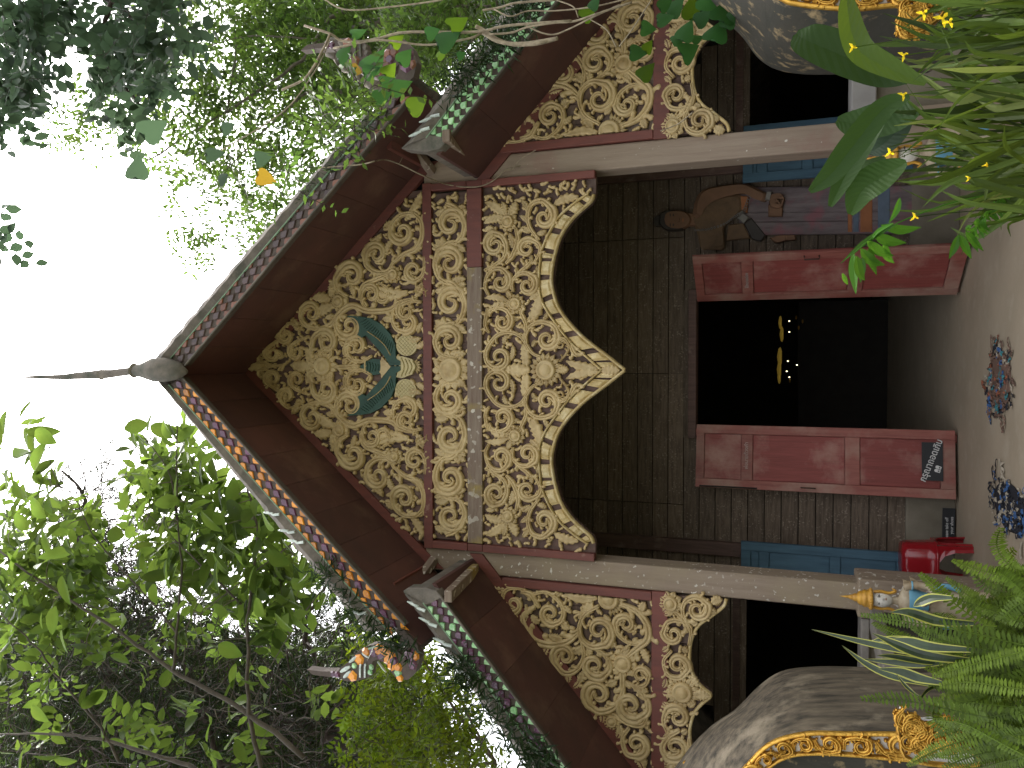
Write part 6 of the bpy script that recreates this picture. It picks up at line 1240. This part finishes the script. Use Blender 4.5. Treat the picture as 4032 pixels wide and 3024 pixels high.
crown([(-40, 1900), (260, 1980), (360, 2200), (420, 2480), (-40, 2560)], 130, (1.6, 3.2), .5, 9, .21, .5, G['big'], t3, 56, 'inner_leaves', soft=16, full=True); crown([(-40, 2350), (900, 2400), (1300, 2500), (1300, 2800), (800, 3060), (-40, 3060)], 45, (1.8, 3.4), .5, 9, .2, .5, G['big'], t3, 57, 'inner_leaves', soft=16, full=True)
# pines behind
pn = thing('pine_tree', (-6.8, 6, -.5), 'dark pine with tangled needle twigs behind the broad leaved tree', 'tree')
crown([(200, 2050), (420, 2080), (700, 2350), (1000, 2480), (1330, 2380), (1540, 2560), (1700, 2800), (1700, 3100), (-60, 3100), (-60, 2450), (60, 2440), (160, 2250)], 2300, (4, 8), .6, 16, .28, .05, G['pine'], pn, 61, 'needles', soft=30, needle=True, twr=.009)
crown([(220, 1780), (330, 1760), (560, 1640), (620, 1700), (450, 1950), (260, 2000)], 60, (4, 6), .4, 14, .18, .045, G['pine'], pn, 64, 'needles', soft=14, needle=True, twr=.006)
tangle([(220, 1800), (420, 1800), (560, 1700), (520, 2200), (240, 2200)], 60, (3, 5), pn, 69, .008)
crown([(240, 1680), (330, 1800), (420, 1960), (560, 2000), (560, 2200), (300, 2200), (220, 2000)], 90, (4, 6), .5, 14, .2, .045, G['pine'], pn, 62, 'needles', soft=20, needle=True, twr=.008)
limb([(1900, 3200), (1400, 2950), (1250, 2860), (1000, 2830), (700, 2800)], 5, .16, .05, pn, 'barkd'); limb([(460, 2700), (360, 2560), (260, 2430), (250, 2320), (330, 2000), (250, 1850)], 5, .1, .02, pn, 'barkd'); limb([(1400, 2900), (1300, 2700), (1200, 2480), (1290, 2300)], 5, .06, .02, pn, 'barkd'); limb([(900, 3100), (760, 2700), (620, 2500), (480, 2350)], 5, .05, .02, pn, 'barkd')
trunk(P(1900, 3200, 6), (-6.8, 6), .3, .16, pn, 'barkd')
tangle([(200, 2050), (420, 2080), (700, 2350), (1000, 2480), (1330, 2380), (1540, 2560), (1700, 2800), (1700, 3100), (-60, 3100), (-60, 2450), (160, 2250)], 420, (3, 6), pn, 66)
tangle([(0, 2500), (600, 2350), (1000, 2450), (1400, 2600), (1500, 2900), (1200, 3060), (0, 3060)], 90, (1.8, 3.2), pn, 67, .008, 'barkm', 420)
tangle([(200, 1950), (420, 1900), (600, 2250), (300, 2300)], 60, (3, 5), pn, 68, .010)
p2 = thing('background_tree', (-8.5, 9, -.5), 'dark leafy tree filling the gap behind the left pine', 'tree')
crown([(-60, 2560), (500, 2480), (1100, 2600), (1420, 2560), (1700, 2850), (1700, 3100), (-60, 3100)], 1000, (7, 11), 1.0, 16, .32, .42, G['fine'], p2, 71, soft=30, twr=.012); trunk(P(1800, 3100, 9), (-8.5, 9), .3, .15, p2, 'barkd')
# bushes between the roof tiers
for k, (poly, n, Yr, lab, x_) in enumerate([([(1400, 2500), (1640, 2560), (1760, 2640), (1900, 2860), (1960, 3060), (1350, 3060)], 520, (1.6, 3.4), 'bright yellow green bush above the left side roof', -4.0), ([(1500, -40), (1960, -40), (1900, 120), (1760, 260), (1640, 360), (1560, 380), (1480, 250)], 330, (1.6, 3.2), 'mid green bush above the right side roof behind the vine', 4.2)]):
    b_ = thing('bush', (x_, 2.5, -.4), lab, 'bush'); crown(poly, n, Yr, .35, 13, .085, .42, G['bush' if k == 0 else 'fine'], b_, 81+k, 'foliage', soft=20); trunk(P(1900, 3060 if k == 0 else -60, 2.5), (x_, 2.5), .06, .03, b_)
    for j in range(5): q = random.choice(poly); limb([(1950, 3000 if k == 0 else 30), ((1950+q[0])/2, ((3000 if k == 0 else 30)+q[1])/2+20), q], 2.4, .02, .008, b_)
# low trees behind everything at the right edge
p3 = thing('background_tree', (8.5, 10, -.5), 'leafy tree far behind the fine leaved tree on the right', 'tree')
crown([(1000, -60), (2000, -60), (1800, 200), (1500, 420), (1250, 420), (1100, 200)], 300, (8, 12), 1.0, 14, .26, .42, G['fine'], p3, 91, soft=30, twr=.012); trunk(P(1800, -60, 9), (8.5, 10), .3, .15, p3, 'barkd')

# ---------------------------------------------------------------- epiphytes growing on the roof edges
def tuft_line(name, label, line, n, Y, L, m, seed, spread=26, cat='fern'):
    r = random.Random(seed); q0 = P(*line[0], Y); t = thing(name, tuple(q0), label, cat); mb = MB(); pos = []; D = []; Ls = []
    g_ = np.random.default_rng(seed); pl = smoothpath(line, 60)
    for i in range(n):
        x, y = pl[r.randrange(60)]; c = P(x+r.gauss(0, spread), y+r.gauss(0, spread), Y-r.uniform(0, .12)); pos.append(c); D.append(g_.normal(0, 1, 3)+np.array([0, -.6, .1])); Ls.append(L*r.uniform(.5, 1.3))
    leaf_mesh('fronds', np.array(pos), np.array(D), g_.normal(0, 1, (n, 3)), Ls, .13, m, None, t); return t
tuft_line('epiphyte_fern', 'strap leaved fern rooted on the left upper bargeboard above the naga head', [(1240, 2240), (1330, 2330), (1440, 2450), (1540, 2520), (1600, 2560)], 460, -.86, .10, G['epi'], 5)
tuft_line('epiphyte_fern', 'tangle of strap leaves covering the lower left bargeboard', [(1780, 2600), (1860, 2700), (1960, 2830), (2080, 2960), (2180, 3060)], 620, -.8, .11, G['epi'], 6, 30)
tuft_line('epiphyte_fern', 'dark mat of stubby leaves covering the lower right bargeboard', [(1760, 350), (1860, 250), (1960, 150), (2040, 60), (2100, -20)], 900, -.82, .085, G['epi'], 7, 38)
tuft_line('epiphyte_fern', 'dark moss and small leaves along the right upper bargeboard', [(1180, 800), (1300, 660), (1420, 520), (1500, 420)], 260, -.84, .05, G['epi'], 8, 12)
